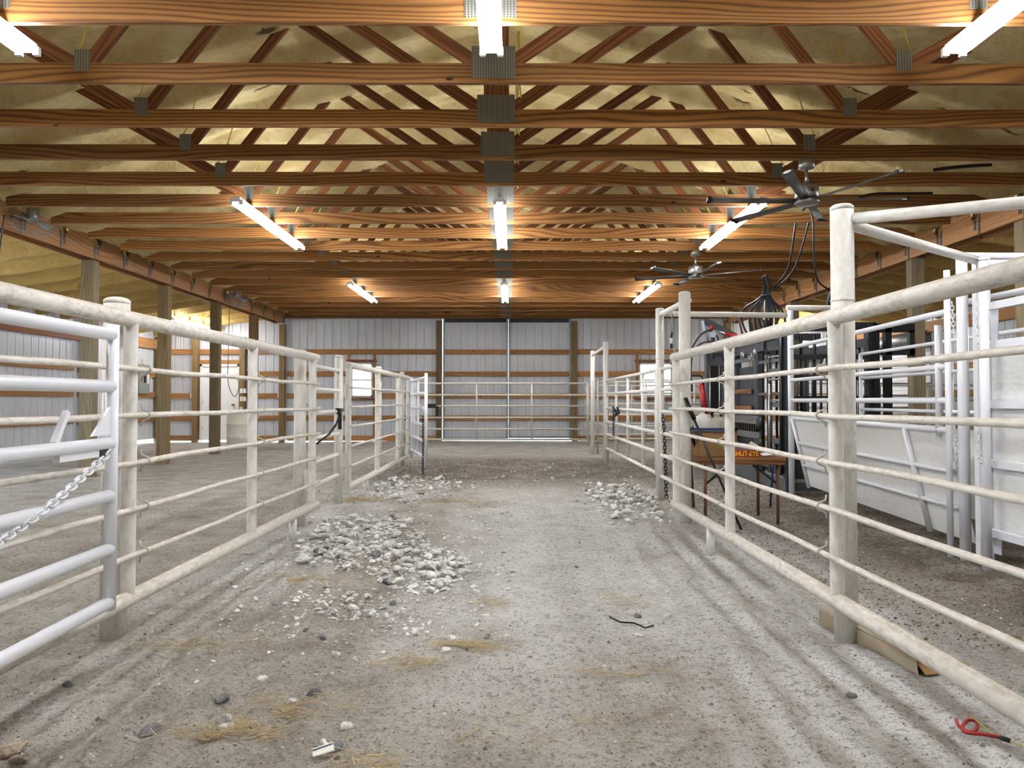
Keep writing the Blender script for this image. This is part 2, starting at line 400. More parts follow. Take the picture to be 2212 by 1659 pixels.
skin('ceiling_left',axis_pts([(WL-.1,XL+.06,.10)]),ys,lean_z)
skin('ceiling_right',axis_pts([(XR-.06,WR+.1,.10)]),ys,lean_z)

# ------------------------------------------------------------------ ribbed siding
def ribbed(length,z0,z1,holes,period=.2286,phase=0.0,top=None):
    """local x along wall, local -y = into the room face; ribs are grooves seen from inside"""
    prof=[]; x=-phase
    while x<length+period:
        for dx,dy in ((0,0),(.012,.020),(.034,.020),(.046,0),(.098,0),(.104,.004),(.116,.004),(.122,0),(.160,0),(.166,.004),(.178,.004),(.184,0)):
            prof.append((x+dx,dy))
        x+=period
    def dy(xx):
        for a,b in zip(prof,prof[1:]):
            if a[0]<=xx<=b[0]: return a[1]+(b[1]-a[1])*(xx-a[0])/max(1e-9,b[0]-a[0])
        return 0
    xs=sorted(set([round(p[0],4) for p in prof if 0<p[0]<length]+[0,length]+[h[k] for h in holes for k in (0,1) if 0<h[k]<length]))
    m_=MB()
    for a,b in zip(xs,xs[1:]):
        mid=(a+b)/2; segs=[(z0,z1)]
        for h in holes:
            if h[0]<mid<h[1]:
                ns=[]
                for s0,s1 in segs:
                    if h[3]<=s0 or h[2]>=s1: ns.append((s0,s1)); continue
                    if h[2]>s0: ns.append((s0,h[2]))
                    if h[3]<s1: ns.append((h[3],s1))
                segs=ns
        for s0,s1 in segs:
            k=len(m_.v); ya,yb=dy(a+1e-5),dy(b-1e-5)
            m_.v+=[(a,ya,s0),(b,yb,s0),(b,yb,s1),(a,ya,s1)]; m_.face([k,k+1,k+2,k+3],[(a,s0),(b,s0),(b,s1),(a,s1)])
    return m_
W1=(-4.36,-3.78,1.20,2.12); W2=(3.52,4.42,1.20,2.12); DR=(-7.62+-.0,0,0,0)
DOOR=(-8.42,-7.46,.0,2.06); BIG=(-1.87,1.60,-.1,3.33); RB=(6.75,8.95,-.1,2.3)
hs=[(a-WL,b-WL,c,d) for a,b,c,d in (W1,W2,DOOR,BIG,RB)]
tag(ribbed(WR-WL,.02,5.6,hs).build('wall_back',M['metal'],loc=(WL,YB,0)),kind='structure')
# side walls: left wall runs from back to front
LO=[(YB-15.75,YB-11.6,-.1,2.50),(YB-18.0,YB-16.6,-.1,-.05),(YB-10.6,YB-7.2,-.1,2.5)]
tag(ribbed(YB-YF,.06,3.2,LO).build('wall_left',M['metal'],loc=(WL,YB,0),rot=(0,0,-PI/2)).copy() and bpy.data.objects['wall_left'],kind='structure')
bpy.data.objects['wall_left'].scale=(1,-1,1)
RO=[(15.7-YF,18.9-YF,-.1,2.45),(10.4-YF,14.9-YF,-.1,2.6)]
wr=tag(ribbed(YB-YF,.02,3.2,[RO[0]]).build('wall_right',M['metal'],loc=(WR,YF,0),rot=(0,0,PI/2)),kind='structure'); wr.scale=(1,-1,1)
wf=tag(ribbed(WR-WL,.0,5.6,[]).build('wall_front',M['metal'],loc=(WL,YF,0)),kind='structure'); wf.scale=(1,-1,1)

# ---- wall framing: girts, headers, posts
def board(name,p,q,w_,h,mat_=None,kind='structure'):
    return tag(MB().bar(p,q,w_,h).build(name,mat_ or M['girt']),kind=kind)
GZ=[2.43,1.825,1.225,.62,.07]
k=1
for z in GZ:
    for a,b in ((WL+.02,-8.52),(-7.36,XL-.08),(XL+.1,-2.02),(1.82,WR-.02)):
        if z<=.07 or z>2.2: segs=[(a,b)]
        else:
            segs=[(a,b)]
            for h in (W1,W2):
                ns=[]
                for s0,s1 in segs:
                    if h[0]>s0 and h[1]<s1 and h[2]-.05<z<h[3]+.05: ns+=[(s0,h[0]-.05),(h[1]+.05,s1)]
                    else: ns.append((s0,s1))
                segs=ns
        for s0,s1 in segs:
            if s0>5: s1=min(s1,RB[0]-.1) if z<2.4 else s1
            if s1-s0<.1: continue
            board('trim_%d'%k,(s0,YB-.025,z),(s1,YB-.025,z),.045,.14); k+=1
    if z>2.2: board('trim_%d'%k,(-8.52,YB-.025,z),(-7.36,YB-.025,z),.045,.14); k+=1
board('trim_%d'%k,(-8.5,YB-.03,2.14),(-7.38,YB-.03,2.14),.06,.13); k+=1
board('trim_%d'%k,(XL,YB-.05,3.42),(XR,YB-.05,3.42),.05,.15); k+=1
for x,z0,z1,ww in ((-4.42,1.14,2.40,.06),(-3.72,.1,2.40,.06),(3.46,1.14,2.4,.06),(4.48,1.14,2.4,.06)):
    board('trim_%d'%k,(x,YB-.04,z0),(x,YB-.04,z1),ww,.05,M['girt']); k+=1
for (a,b,c,d) in (W1,W2):
    board('trim_%d'%k,(a-.12,YB-.05,d+.06),(b+.12,YB-.05,d+.06),.05,.07,M['web']); k+=1
    board('trim_%d'%k,(a-.12,YB-.05,c-.06),(b+.12,YB-.05,c-.06),.05,.07,M['web']); k+=1
# left wall girts / header, right wall header
for z in (1.80,1.25,.62):
    for a,b in ((YF,11.5),(15.9,16.45),(17.2,YB)): 
        board('trim_%d'%k,(WL+.03,a,z),(WL+.03,b,z),.045,.14); k+=1
board('trim_%d'%k,(WL+.05,10.6,2.56),(WL+.05,16.2,2.56),.09,.24,M['web']); k+=1
board('trim_%d'%k,(WL+.05,17.0,2.62),(WL+.05,YB-.05,2.62),.09,.26,M['girder']); k+=1
for z in (1.80,1.25,.62,.1):
    board('trim_%d'%k,(WR-.03,YF,z),(WR-.03,15.55,z),.045,.14); k+=1
board('trim_%d'%k,(WR-.05,YF,2.72),(WR-.05,YB-.1,2.72),.09,.24,M['girder']); k+=1
for y in (15.55,):
    board('trim_%d'%k,(WR-.06,y-.2,0),(WR-.06,y-.2,2.6),.06,.14,M['girt']); k+=1

# windows of the far wall
def window(n,h):
    a,b,c,d=h; cx=(a+b)/2
    r=thing('window_%d'%n,None,None,(cx,YB,c)); tag(r,kind='structure'); hw=(b-a)/2; H=d-c
    f=MB(); 
    for x in (-hw+.02,hw-.02): f.box(x-.02,x+.02,-.03,.04,0,H)
    f.box(-hw,hw,-.03,.04,0,.04); f.box(-hw,hw,-.03,.04,H-.04,H); f.box(-hw+.04,hw-.04,-.01,.03,H*.5-.02,H*.5+.02)
    f.build('window_frame',M['white_plastic'],r)
    MB().box(-hw+.04,hw-.04,.008,.012,.04,H-.04).build('pane',M['glass'],r)
window(1,W1); window(2,W2)

# centre sliding doors of the far wall (two leaves)
def leaf(n,x0,x1,gap):
    r=tag(thing('door_%d'%n,None,None,(x0,YB+.03,0)),kind='structure'); L=x1-x0
    ribbed(L,gap,3.34,[]).build('door_panel',M['metal'],r,loc=(0,.012,0))
    for z in GZ[:-1]: MB().bar((.04,-.03,z),(L-.04,-.03,z),.045,.13).build('door_rail',M['girt'],r)
    MB().box(0,.05,-.05,.02,gap,3.36).build('door_stile',M['galv'],r); MB().box(L-.055,L,-.05,.02,gap,3.36).build('door_stile',M['galv'],r)
    MB().box(0,L,-.04,.01,gap,gap+.05).build('bottom_rail',M['galv'],r)
    MB().box(.04,L-.04,-.045,.0,3.24,3.37).build('top_rail',M['blackbar'],r)
leaf(1,-1.855,-.062,.03); leaf(2,-.060,1.66,.07)

# left far walk door
r=tag(thing('door_3',None,None,(-8.42,YB-.02,0)),kind='structure')
MB().box(0,.96,-.02,.03,0.02,2.03).build('door_panel',M['door_white'],r)
fr=MB(); fr.box(-.05,0,-.05,.04,0,2.09); fr.box(.96,1.01,-.05,.04,0,2.09); fr.box(-.05,1.01,-.05,.04,2.03,2.09); fr.build('door_frame',M['door_white'],r)
MB().lathe([(.028,0),(.03,.01),(.012,.02),(.012,.045),(.03,.055),(.032,.075),(.015,.09)],(.86,-.02,.98),16,'y').build('door_handle',M['brass'],r).scale=(1,-1,1)
bpy.data.objects['door_handle'].location=(0,-.04,0)
for z in (.3,1.0,1.75): MB().box(-.02,.01,-.03,-.018,z,z+.09).build('hinge',M['galv'],r)
# sliding panels of the left wall
def side_leaf(n,y0,y1,gap,h):
    r=tag(thing('door_%d'%n,None,None,(WL-.03,y1,0),-PI/2),kind='structure'); L=y1-y0
    p=ribbed(L,gap,h,[]).build('door_panel',M['metal'],r); p.scale=(1,-1,1)
    for z in (1.83,1.25,.65): MB().bar((.04,.03,z),(L-.04,.03,z),.045,.13).build('door_rail',M['girt'],r)
side_leaf(4,11.4,15.8,.10,2.5)

# roll-up doors
def roll_door(n,loc,rz,width,h,sgn=1):
    r=tag(thing('door_%d'%n,None,None,loc,rz),kind='structure')
    m_=MB(); z=0.02; zs=[]
    while z<h: zs.append((z,0)); zs.append((z+.055,.0)); zs.append((z+.062,.016)); zs.append((z+.07,.0)); z+=.078
    for i,(zz,d) in enumerate(zs): m_.v+=[(0,sgn*d,zz),(width,sgn*d,zz)]
    for i in range(len(zs)-1): m_.face([2*i,2*i+1,2*i+3,2*i+2],[(0,0)]*4)
    m_.build('door_curtain',M['casing'],r)
    MB().lathe([(.05,-.05),(.19,-.04),(.19,width+.04),(.05,width+.05)],(0,-sgn*.16,h+.05),20,'x').build('door_drum',M['galv'],r)
    for x in (-.06,width+.0): MB().box(x,x+.06,-.05,.03,0,h+.05).build('door_track',M['galv'],r)
    return r
roll_door(5,(WR+.02,15.7,0),PI/2,3.1,2.42,-1)
roll_door(6,(RB[0],YB,0),0,RB[1]-RB[0],2.28,1)

# ------------------------------------------------------------------ girders and posts
def girder(name,x,sgn,label,mat_):
    r=thing(name,label,'beam',(x,0,3.21))
    for dx in (0,-sgn*.24):
        b=MB(); y=YF+.05; 
        cuts=[YF+.05,-2.1,1.2,6.1,10.65,15.3,YB-.02] if dx==0 else [YF+.05,0,4.9,9.7,14.6,YB-.02]
        for a,c in zip(cuts,cuts[1:]): b.box(dx-.02,dx+.02,a+.002,c-.002,0,.315)
        b.build('beam_board',mat_,r)
    for i,ty in enumerate(TRUSS_Y):
        if ty<4: continue
        h=MB(); xi=sgn*.024
        h.box(xi-.002,xi+.002,ty-.060,ty-.018,.0,.315); h.box(xi-.002,xi+.002,ty+.018,ty+.060,.06,.315)
        h.poly([(xi,ty-.05,.20),(xi,ty-.05,.31),(xi+sgn*.05,ty-.022,.31),(xi+sgn*.002,ty-.022,.14)],.003,(0,1,0))
        h.build('hanger_strap',M['hanger'],r)
    return r
girder('girder',XL,1,'long laminated timber girder carrying the trusses on the left side',M['girder'])
girder('girder',XR,-1,'long laminated timber girder carrying the trusses on the right side',M['girder'])
def wpost(x,y,w_,h,label,mat_,d=None,group=None):
    d=d or w_; h=h-.04 if abs(abs(x)-6.2)<.25 else h
    r=thing('timber_post',label,'post',(x,y,fz(x,y)-.03),0,group)
    b=MB(); n=3
    for i in range(n): b.box(-w_/2+w_*i/n+.001,-w_/2+w_*(i+1)/n-.001,-d/2,d/2,0,h)
    b.build('post_shaft',mat_,r)
    return r
PY=[10.65,12.95,15.2,17.45]
nm=['nearest','second','third','farthest']
for i,y in enumerate(PY):
    wpost(XL-.12,y,.19,3.31,'brown timber post under the left girder, %s of the four in the left shed row'%nm[i],M['post_grey'] if i==0 else M['post'],.15)
for i,y in enumerate([8.3,10.6,12.95,15.2,17.45]):
    wpost(XR+.12,y,.19,3.31,['wide timber post at the right edge behind the white headers','pale timber post left of the right edge, standing behind the white alley rails','timber post under the right girder hidden behind the near pipe post','timber post under the right girder behind the grey chute','farthest timber post under the right girder beyond the grey chute'][i],M['post_grey'],.15)
for x,y,lab in ((XL-.02,YB-.1,'timber corner post where the left girder meets the far wall'),(XR-.02,YB-.1,'timber corner post where the right girder meets the far wall'),
                (-1.95,YB-.1,'timber post left of the big sliding doors'),(1.74,YB-.1,'timber post right of the big sliding doors'),
                (-8.58,YB-.1,'timber post left of the white walk door'),(-7.3,YB-.1,'timber post right of the white walk door, carrying outlets'),
                (WL+.1,YB-.1,'timber corner post of the left shed behind the yellow cables'),(WL+.1,16.05,'timber post at the end of the left sliding panel')):
    wpost(x,y,.15,3.3 if abs(x)<7 else 2.9,lab,M['post'],.13)

# ------------------------------------------------------------------ trusses
def make_truss():
    r=thing('roof_truss','x','truss',(XC,0,CH))
    b=MB(); b.box(-5.70,.0,-.019,.019,0,.14); b.box(.003,5.70,-.019,.019,0,.14); b.build('bottom_chord',M['chord'],r)
    def web(x0,z0,x1,z1,w_=.09): MB().bar((x0,0,z0),(x1,0,z1),.036,w_,(0,1,0)).build('web',M['web'],r)
    def z_at(rr): return 3.36+.31*(6.05-rr)-CH+.03
    for s_ in (-1,1):
        # bars have their wide side facing along the barn
        for (x0,z0,x1,z1) in ((2.88,.12,1.95,z_at(1.95)),(.10,.13,1.90,z_at(1.90)),(2.92,.12,3.95,z_at(3.95)),(2.98,.10,4.05,z_at(4.05)-.25)):
            if (x0,z0)==(2.98,.10): continue
            p=Vector((s_*x0,0,z0)); q=Vector((s_*x1,0,z1)); d=(q-p).normalized()
            MB().obox((p+q)/2,d,(0,1,0),d.cross(Vector((0,1,0))),(q-p).length/2,.018,.045).build('web',M['web'],r)
        MB().box(s_*.055-.045,s_*.055+.045,-.018,.018,.14,z_at(.05)).build('king_post',M['web'],r)
        for y in (-.021,.021): MB().box(s_*2.9-.055,s_*2.9+.055,y-.0015,y+.0015,.085,.235).build('gusset_plate',M['plate'],r)
    for y in (-.021,.021): MB().box(-.155,.155,y-.0015,y+.0015,.03,.26).build('gusset_plate',M['plate'],r)
    return r
t0=make_truss(); ordn=['nearest','second','third','fourth','fifth','sixth','seventh','eighth','ninth','tenth','eleventh','twelfth','thirteenth','fourteenth','fifteenth','sixteenth','seventeenth','eighteenth','nineteenth','farthest']
vis=[y for y in TRUSS_Y if y>4]
first=True
for y in TRUSS_Y:
    if y<-3: continue
    r=t0 if first else copy_tree(t0); first=False
    r.location=(XC,y,CH)
    if y<4:
        tag(r,'pine roof truss above and behind the viewpoint','truss','pine roof trusses behind the viewpoint')
    else:
        n_=vis.index(y); tag(r,'pine roof truss, %s of the row counted from the top of the photo'%ordn[n_],'truss','pine roof trusses across the barn')
        if n_==0: r['label']='brightly lit pine truss cut by the top edge of the photo'

# ------------------------------------------------------------------ fluorescent strip lights
def make_light(tubes=2):
    r=thing('strip_light','x','light'); L=1.2
    b=MB(); b.box(-.045,.045,-L,L,-.055,0); b.build('light_casing',M['casing'],r)
    for s_ in (-1,1):
        for a,c in ((-L+.03,-.02),(.02,L-.03)): MB().path([(s_*.055,a,-.062),(s_*.055,c,-.062)],.0135,10).build('tube',M['tube'],r)
        for y in (-L+.02,0,L-.02): MB().box(s_*.055-.018,s_*.055+.018,y-.014,y+.014,-.082,-.03).build('lamp_holder',M['casing'],r)
    return r
l0=make_light(); first=True
XLs=[-3.02,-.12,2.78]; rows=[3.22,8.95,14.5]; cn=['left','centre','right']; rn=['nearest row, at the top of the photo','middle row','farthest row']
for j,y in enumerate(rows+[-2.5]):  # last row is unseen behind the camera, added for fill at the row spacing
    for i,x in enumerate(XLs):
        r=l0 if first else copy_tree(l0); first=False
        r.location=(x,y,CH-.002)
        if j<3: tag(r,'lit twin-tube strip light, %s one of the %s'%(cn[i],rn[j]),'light','strip lights under the trusses')
        else: tag(r,'unseen strip light added for fill behind the viewpoint','light','fill strip lights added behind the viewpoint')
for x,y,z,lab in ((-8.0,17.9,3.06,'lit strip light under the foam of the left shed'),(7.6,18.15,3.05,'lit strip light under the foam of the right shed, far one'),(7.7,7.2,3.05,'lit strip light under the foam of the right shed, near one'),(-7.9,6.0,3.05,'unseen strip light added to brighten the left shed beside the viewpoint')):  # the last one is out of view, added to brighten the left shed
    r=copy_tree(l0); r.location=(x,y,z); tag(r,lab,'light'); 
    if 'group' in r: del r['group']

# ------------------------------------------------------------------ ceiling fans
def make_fan(ph):
    r=thing('ceiling_fan','x','fan')
    MB().lathe([(.03,0),(.07,0),(.072,-.075),(.05,-.085),(.02,-.09)],n=24).build('canopy',M['nickel'],r)
    MB().tube((0,0,-.08),(0,0,-.24),.014).build('downrod',M['nickel'],r)
    MB().lathe([(.02,-.20),(.035,-.21),(.04,-.235),(.095,-.245),(.105,-.26),(.105,-.355),(.1,-.36),(.07,-.365),(.07,-.375)],n=28).build('motor_housing',M['nickel'],r)
    s_=MB()
    for k_ in range(6):
        a=-PI/2-.25+.09*k_; s_.obox((.1055*math.cos(a),.1055*math.sin(a),-.305),(-math.sin(a),math.cos(a),0),(math.cos(a),math.sin(a),0),(0,0,1),.003,.001,.018)
    s_.build('motor_vent',M['black'],r)
    MB().lathe([(.05,-.372),(.105,-.375),(.112,-.385),(.112,-.405),(.10,-.415),(.06,-.42),(.02,-.42)],n=28).build('hub_cover',M['nickel'],r)
    for k_ in range(6):
        a=ph+k_*PI/3; d=Vector((math.cos(a),math.sin(a),0)); sd=Vector((-math.sin(a),math.cos(a),0))
        tilt=math.radians(14); up=Vector((0,0,1)); s2=(sd*math.cos(tilt)+up*math.sin(tilt)); n2=d.cross(s2)
        b=MB(); c0=d*.1+Vector((0,0,-.38)); c1=d*.9+Vector((0,0,-.365))
        n_=9; base=len(b.v)
        for c_ in (c0,c1):
            hw=.038 if c_ is c0 else .047
            for i in range(n_):
                t_=-1+2*i/(n_-1); b.v.append(tuple(c_+s2*hw*t_+n2*(.010*(1-t_*t_)+.002)))
            for i in range(n_):
                t_=1-2*i/(n_-1); b.v.append(tuple(c_+s2*hw*t_+n2*(.010*(1-t_*t_)-.006)))
        m2=2*n_
        for i in range(m2): j=(i+1)%m2; b.face([base+i,base+j,base+m2+j,base+m2+i],[(0,0)]*4,True)
        b.face([base+i for i in range(m2)][::-1],[(0,0)]*m2); b.face([base+m2+i for i in range(m2)],[(0,0)]*m2)
        bl=b.build('blade',M['blade'],r)
        MB().obox(d*.907+Vector((0,0,-.364)),d,s2,n2,.012,.049,.013).build('blade_tip',M['black'],bl)
        bd=MB(); c_=d*.922+Vector((0,0,-.362)); pts=[c_+s2*.034*math.cos(q)+n2*.011*math.sin(q) for q in [2*PI*i/14 for i in range(14)]]
        bd.poly(pts,.004,d); bd.build('badge',M['casing'],bl)
    return r
f1=make_fan(math.radians(-2)); f1.location=(2.76,6.57,CH); tag(f1,'brushed nickel six-blade ceiling fan, nearer one above the pipe fence','fan','six-blade ceiling fans')
f2=make_fan(math.radians(-25)); f2.location=(2.76,10.55,CH); tag(f2,'brushed nickel six-blade ceiling fan, farther one beside the right light row','fan','six-blade ceiling fans')

# ------------------------------------------------------------------ pipe posts
def pipe_post(x,y,r_,h,label,weld=None,cap=True,mat_=None,z0=None):
    zz=fz(x,y) if z0 is None else z0; mat_=mat_ or M['old_paint']
    r=thing('fence_post',label,'post',(x,y,zz-.02)); h=h-zz+.02
    MB().path([(0,0,0),(0,0,h-r_*.35)],r_,24).build('post_pipe',mat_,r)
    MB().lathe([(r_*1.0,-.012),(r_*1.02,0),(r_*.97,r_*.14),(r_*.8,r_*.27),(r_*.45,r_*.36),(.002,r_*.38)],(0,0,h-r_*.38),24).build('post_cap',mat_,r)
    if weld:
        w_=MB(); n=40; w_.path([(r_*math.cos(2*PI*i/n),r_*math.sin(2*PI*i/n),weld-zz+.02+.0015*random.uniform(-1,1)) for i in range(n)],.0035,6,closed=True); w_.build('weld_bead',mat_,r)
    return r
pipe_post(-1.865,3.36,.057,1.59,'thick round-capped pipe post behind the near left fence panel')
pipe_post(-1.86,6.28,.052,1.55,'pipe post at the far end of the near left panel')
pipe_post(-1.83,7.56,.045,1.585,'pipe post beyond the small left gate, its base clear of the rocks')
pipe_post(-1.86,10.0,.045,1.58,'pipe post behind the middle of the far left panel')
pipe_post(-1.86,12.15,.045,1.59,'pipe post at the far end of the far left panel')
pipe_post(1.535,3.27,.051,2.01,'tall round-capped pipe post in the right foreground','x' and 1.56)
pipe_post(1.56,6.35,.052,2.08,'tall pipe post behind the far end of the near right panel')
pipe_post(1.645,7.81,.046,2.12,'tall pipe post with a dark chain hanging beside it',1.56)
pipe_post(1.65,12.3,.046,2.12,'tall pipe post at the far end of the right gate, nearer of the far pair',1.62)
pipe_post(1.71,14.8,.045,2.14,'farthest tall pipe post, hinge post of the cross gate',1.5)

def header(name,p,q,r_,label,mat_=None,cat='header pipe'):
    p=Vector(p); q=Vector(q); b=MB(); b.path([Vector((0,0,0)),q-p],r_,16)
    return tag(b.build(name,mat_ or M['old_paint'],loc=p),label,cat)
header('header_pipe',(1.60,6.36,2.0),(1.66,7.77,2.05),.03,'short header pipe joining the two tall posts left of the chute')
header('header_pipe',(1.655,12.26,2.04),(1.71,14.76,2.05),.03,'short header pipe joining the farthest tall pair of posts')
header('header_pipe',(1.69,7.81,2.055),(3.10,7.95,2.056),.03,'horizontal header pipe crossing in front of the grey chute')
header('header_pipe',(3.13,8.02,2.15),(4.2,8.05,2.15),.03,'upper white header pipe running behind the near pipe post')
header('header_pipe',(1.56,3.25,1.935),(2.9,2.62,1.93),.027,'white header pipe leaving the foreground post toward the right edge')
header('header_pipe',(1.57,3.30,1.925),(3.02,4.56,2.0),.027,'white brace pipe running from the foreground post back to the alley posts')

# ------------------------------------------------------------------ fence panels and gates (local x runs along the panel)
def panel(name,label,p0,p1,z_top,z_bot,rails,ups,clip_at,side,r_big=.0365,r_rod=.0135,feet=(),cat='fence',hinges=()):
    p0=Vector((p0[0],p0[1],0)); p1=Vector((p1[0],p1[1],0)); d=p1-p0; L=d.length
    r=thing(name,label,cat,p0,math.atan2(d.y,d.x))
    MB().path([(0,0,z_top),(L,0,z_top)],r_big,24).build('top_rail',M['rail_paint'],r)
    MB().path([(0,0,z_bot),(L,0,z_bot)],r_big,24).build('bottom_rail',M['rail_paint'],r)
    for z in rails:
        n=max(2,int(L/.5)); MB().path([(L*i/n*.994+.01,side*(.038),z+.004*math.sin(i*2.1+z*9)) for i in range(n+1)],r_rod,12).build('rod_rail',M['rail_paint'],r)
    for u in ups:
        b=MB(); rr=.0315; n=20
        # flattened, coped ends like a pinched pipe
        prof=[(z_bot+.01,.55,1.05),(z_bot+.10,1,1),(z_top-.22,1,1),(z_top-.10,.9,1.0),(z_top-.02,.35,1.15)]
        base=0
        for (z,fx,fy) in prof:
            for k_ in range(n):
                th=2*PI*k_/n; b.v.append((u+rr*fx*math.cos(th),rr*fy*math.sin(th),z))
        for i in range(len(prof)-1):
            for k_ in range(n):
                k2=(k_+1)%n; b.face([i*n+k_,i*n+k2,(i+1)*n+k2,(i+1)*n+k_],[(prof[i][0],k_*.01),(prof[i][0],k2*.01),(prof[i+1][0],k2*.01),(prof[i+1][0],k_*.01)],True)
        b.build('upright',M['old_paint'],r)
    for u in clip_at:
        for z in rails:
            s_=side; b=MB(); o=.034
            b.path([(u,s_*.012,z+.052),(u,s_*.016,z+.028),(u,s_*(o+.016),z+.014),(u,s_*(o+.024),z),(u,s_*(o+.016),z-.014),(u,s_*.016,z-.028),(u,s_*.012,z-.052)],.0042,8)
            b.build('rail_clip',M['rail_paint'] if u>.0 and False else M['galv_pipe'],r)
    for u in feet:
        MB().path([(u,0,-.03),(u,0,z_bot)],.03,16).build('foot',M['old_paint'],r)
    for u,z in hinges:
        MB().obox((u,-side*.045,z),(1,0,0),(0,1,0),(0,0,1),.018,.03,.075).build('hinge_plate',M['old_paint'],r)
    return r
RZ=[1.243,1.03,.817,.605,.392]
panel('pipe_fence','dusty white pipe fence panel nearest on the left, thick top and bottom rails',(-1.79,.7),(-1.715,6.27),1.475,.19,RZ,[2.58,4.08,5.46],[2.655,4.155],-1,feet=[4.95],hinges=[(5.5,1.15),(5.5,.42)])
panel('pipe_fence','dusty white pipe fence panel farther along on the left, behind the rock piles',(-1.77,7.70),(-1.75,12.15),1.487,.155,RZ,[.06,1.7,3.35,4.38],[1.78],-1,feet=[1.0],hinges=[(.03,1.2),(.03,.45)])
panel('pipe_fence','dusty white pipe fence panel nearest on the right with heavy bottom rail',(1.475,1.0),(1.42,6.17),1.475,.21,[1.24,1.032,.825,.618,.41],[2.17,3.66,5.1],[2.245,3.735],1,feet=[4.1],hinges=[(2.24,1.33),(2.24,.5),(5.14,1.25),(5.14,.45)])

def gate(name,label,p0,p1,zs,ups,r_=.022,mat_=None,r_up=None,z_up=None,ends=True,group=None,extra=None,cat='gate'):
    p0=Vector((p0[0],p0[1],0)); p1=Vector((p1[0],p1[1],0)); d=p1-p0; L=d.length; mat_=mat_ or M['old_paint']
    r=thing(name,label,cat,p0,math.atan2(d.y,d.x),group)
    for z in zs: MB().path([(0.01,0,z),(L-.01,0,z)],r_,14).build('rail',mat_,r)
    lo,hi=z_up or (min(zs),max(zs)); ru=r_up or r_
    if ends:
        for x in (0,L): MB().path([(x,0,lo-r_),(x,0,hi+r_)],ru*1.05,16).build('end_upright',mat_,r)
    for u in ups: MB().path([(u*L,0,min(zs)),(u*L,0,max(zs))],ru*.95,14).build('upright',mat_,r)
    if extra: extra(r,L)
    return r
# foreground left bright gate
def g1x(r,L):
    g=MB(); g.poly([(L-.02,0,.965),(L-.145,0,.965),(L-.02,0,1.075),(L-.012,0,1.08)],.010,(0,1,0)); g.build('latch_gusset',M['new_white'],r)
    MB().box(L-.36,L-.10,-.012,.012,.885,.925).build('latch_bar',M['new_white'],r)
    MB().box(L-.11,L-.055,-.016,.016,.885,.93).build('latch_block',M['black'],r)
    MB().bar((L-.34,.02,.95),(L-.27,.02,1.06),.02,.02).build('latch_lever',M['new_white'],r)
gate('gate','glossy white tube gate standing open in the left foreground',(-1.50,.3),(-1.58,2.82),[1.36,1.155,.93,.725,.515,.305],[.1],.0245,M['new_white'],r_up=.022,z_up=(.30,1.375),extra=g1x)
# small gate between second and third left posts
gate('gate','small dusty white man gate between two pipe posts on the left',(-1.775,6.36),(-1.80,7.42),[1.41,1.2,.985,.757,.54,.326],[],.021,M['old_paint'])
# open white gate further down
gate('gate','white gate swung open into the alley beyond the left panels',(-1.72,12.35),(-1.25,10.5),[1.44,1.21,.98,.73,.49,.25],[.22,.48],.024,M['new_white'],z_up=(.13,1.48),extra=lambda r,L: (MB().bar((L,-.02,.9),(L+.1,-.1,1.04),.02,.02).build('latch_lever',M['new_white'],r), MB().box(-.14,.0,-.01,.01,1.24,1.40).build('hinge_plate',M['new_white'],r), MB().box(-.14,.0,-.01,.01,.36,.50).build('hinge_plate',M['new_white'],r)))
gate('gate','galvanised tube gate closing the far end of the alley',(-1.92,14.8),(1.60,14.8),[1.453,1.213,.984,.743,.505,.29],[.345,.67],.020,M['galv_pipe'])
gate('gate','dusty white tube gate between the tall right posts',(1.645,8.0),(1.65,12.2),[1.44,1.215,.97,.74,.52,.28],[.20,.47,.73],.022,M['old_paint'])
gate('gate','small dusty white man gate between the two tall posts left of the chute',(1.62,6.55),(1.64,7.72),[1.44,1.215,.98,.745,.51,.28],[],.021,M['old_paint'])
gate('gate','white tube gate continuing right of the farthest post',(1.82,14.85),(4.9,14.9),[1.49,1.25,1.03,.80,.56,.30],[.33,.66],.02,M['galv_pipe'],z_up=(.0,1.47))
gate('gate','tube gate of the back pen standing before the right far window',(1.85,16.9),(5.3,16.9),[1.45,1.22,1.0,.78,.55,.3],[.3,.6],.02,M['galv_pipe'],z_up=(.0,1.47))
gate('gate','tube gate of the right back pen below the roll-up door',(5.9,14.6),(8.8,14.9),[1.45,1.2,.95,.7,.45,.25],[.3,.62],.022,M['galv_pipe'],z_up=(.0,1.47))
gate('gate','farther tube gate of the right back pen',(6.3,13.1),(9.0,13.3),[1.38,1.1,.85,.6,.3],[.5],.022,M['old_paint'],z_up=(.0,1.47))
for i,(x,y) in enumerate(((7.15,14.1),(7.95,13.9),(8.4,14.3))):
    pipe_post(x,y,.05,1.42,['pale pen post before the roll-up door','second pen post right of the roll-up door','tan pen post by the right wall'][i])

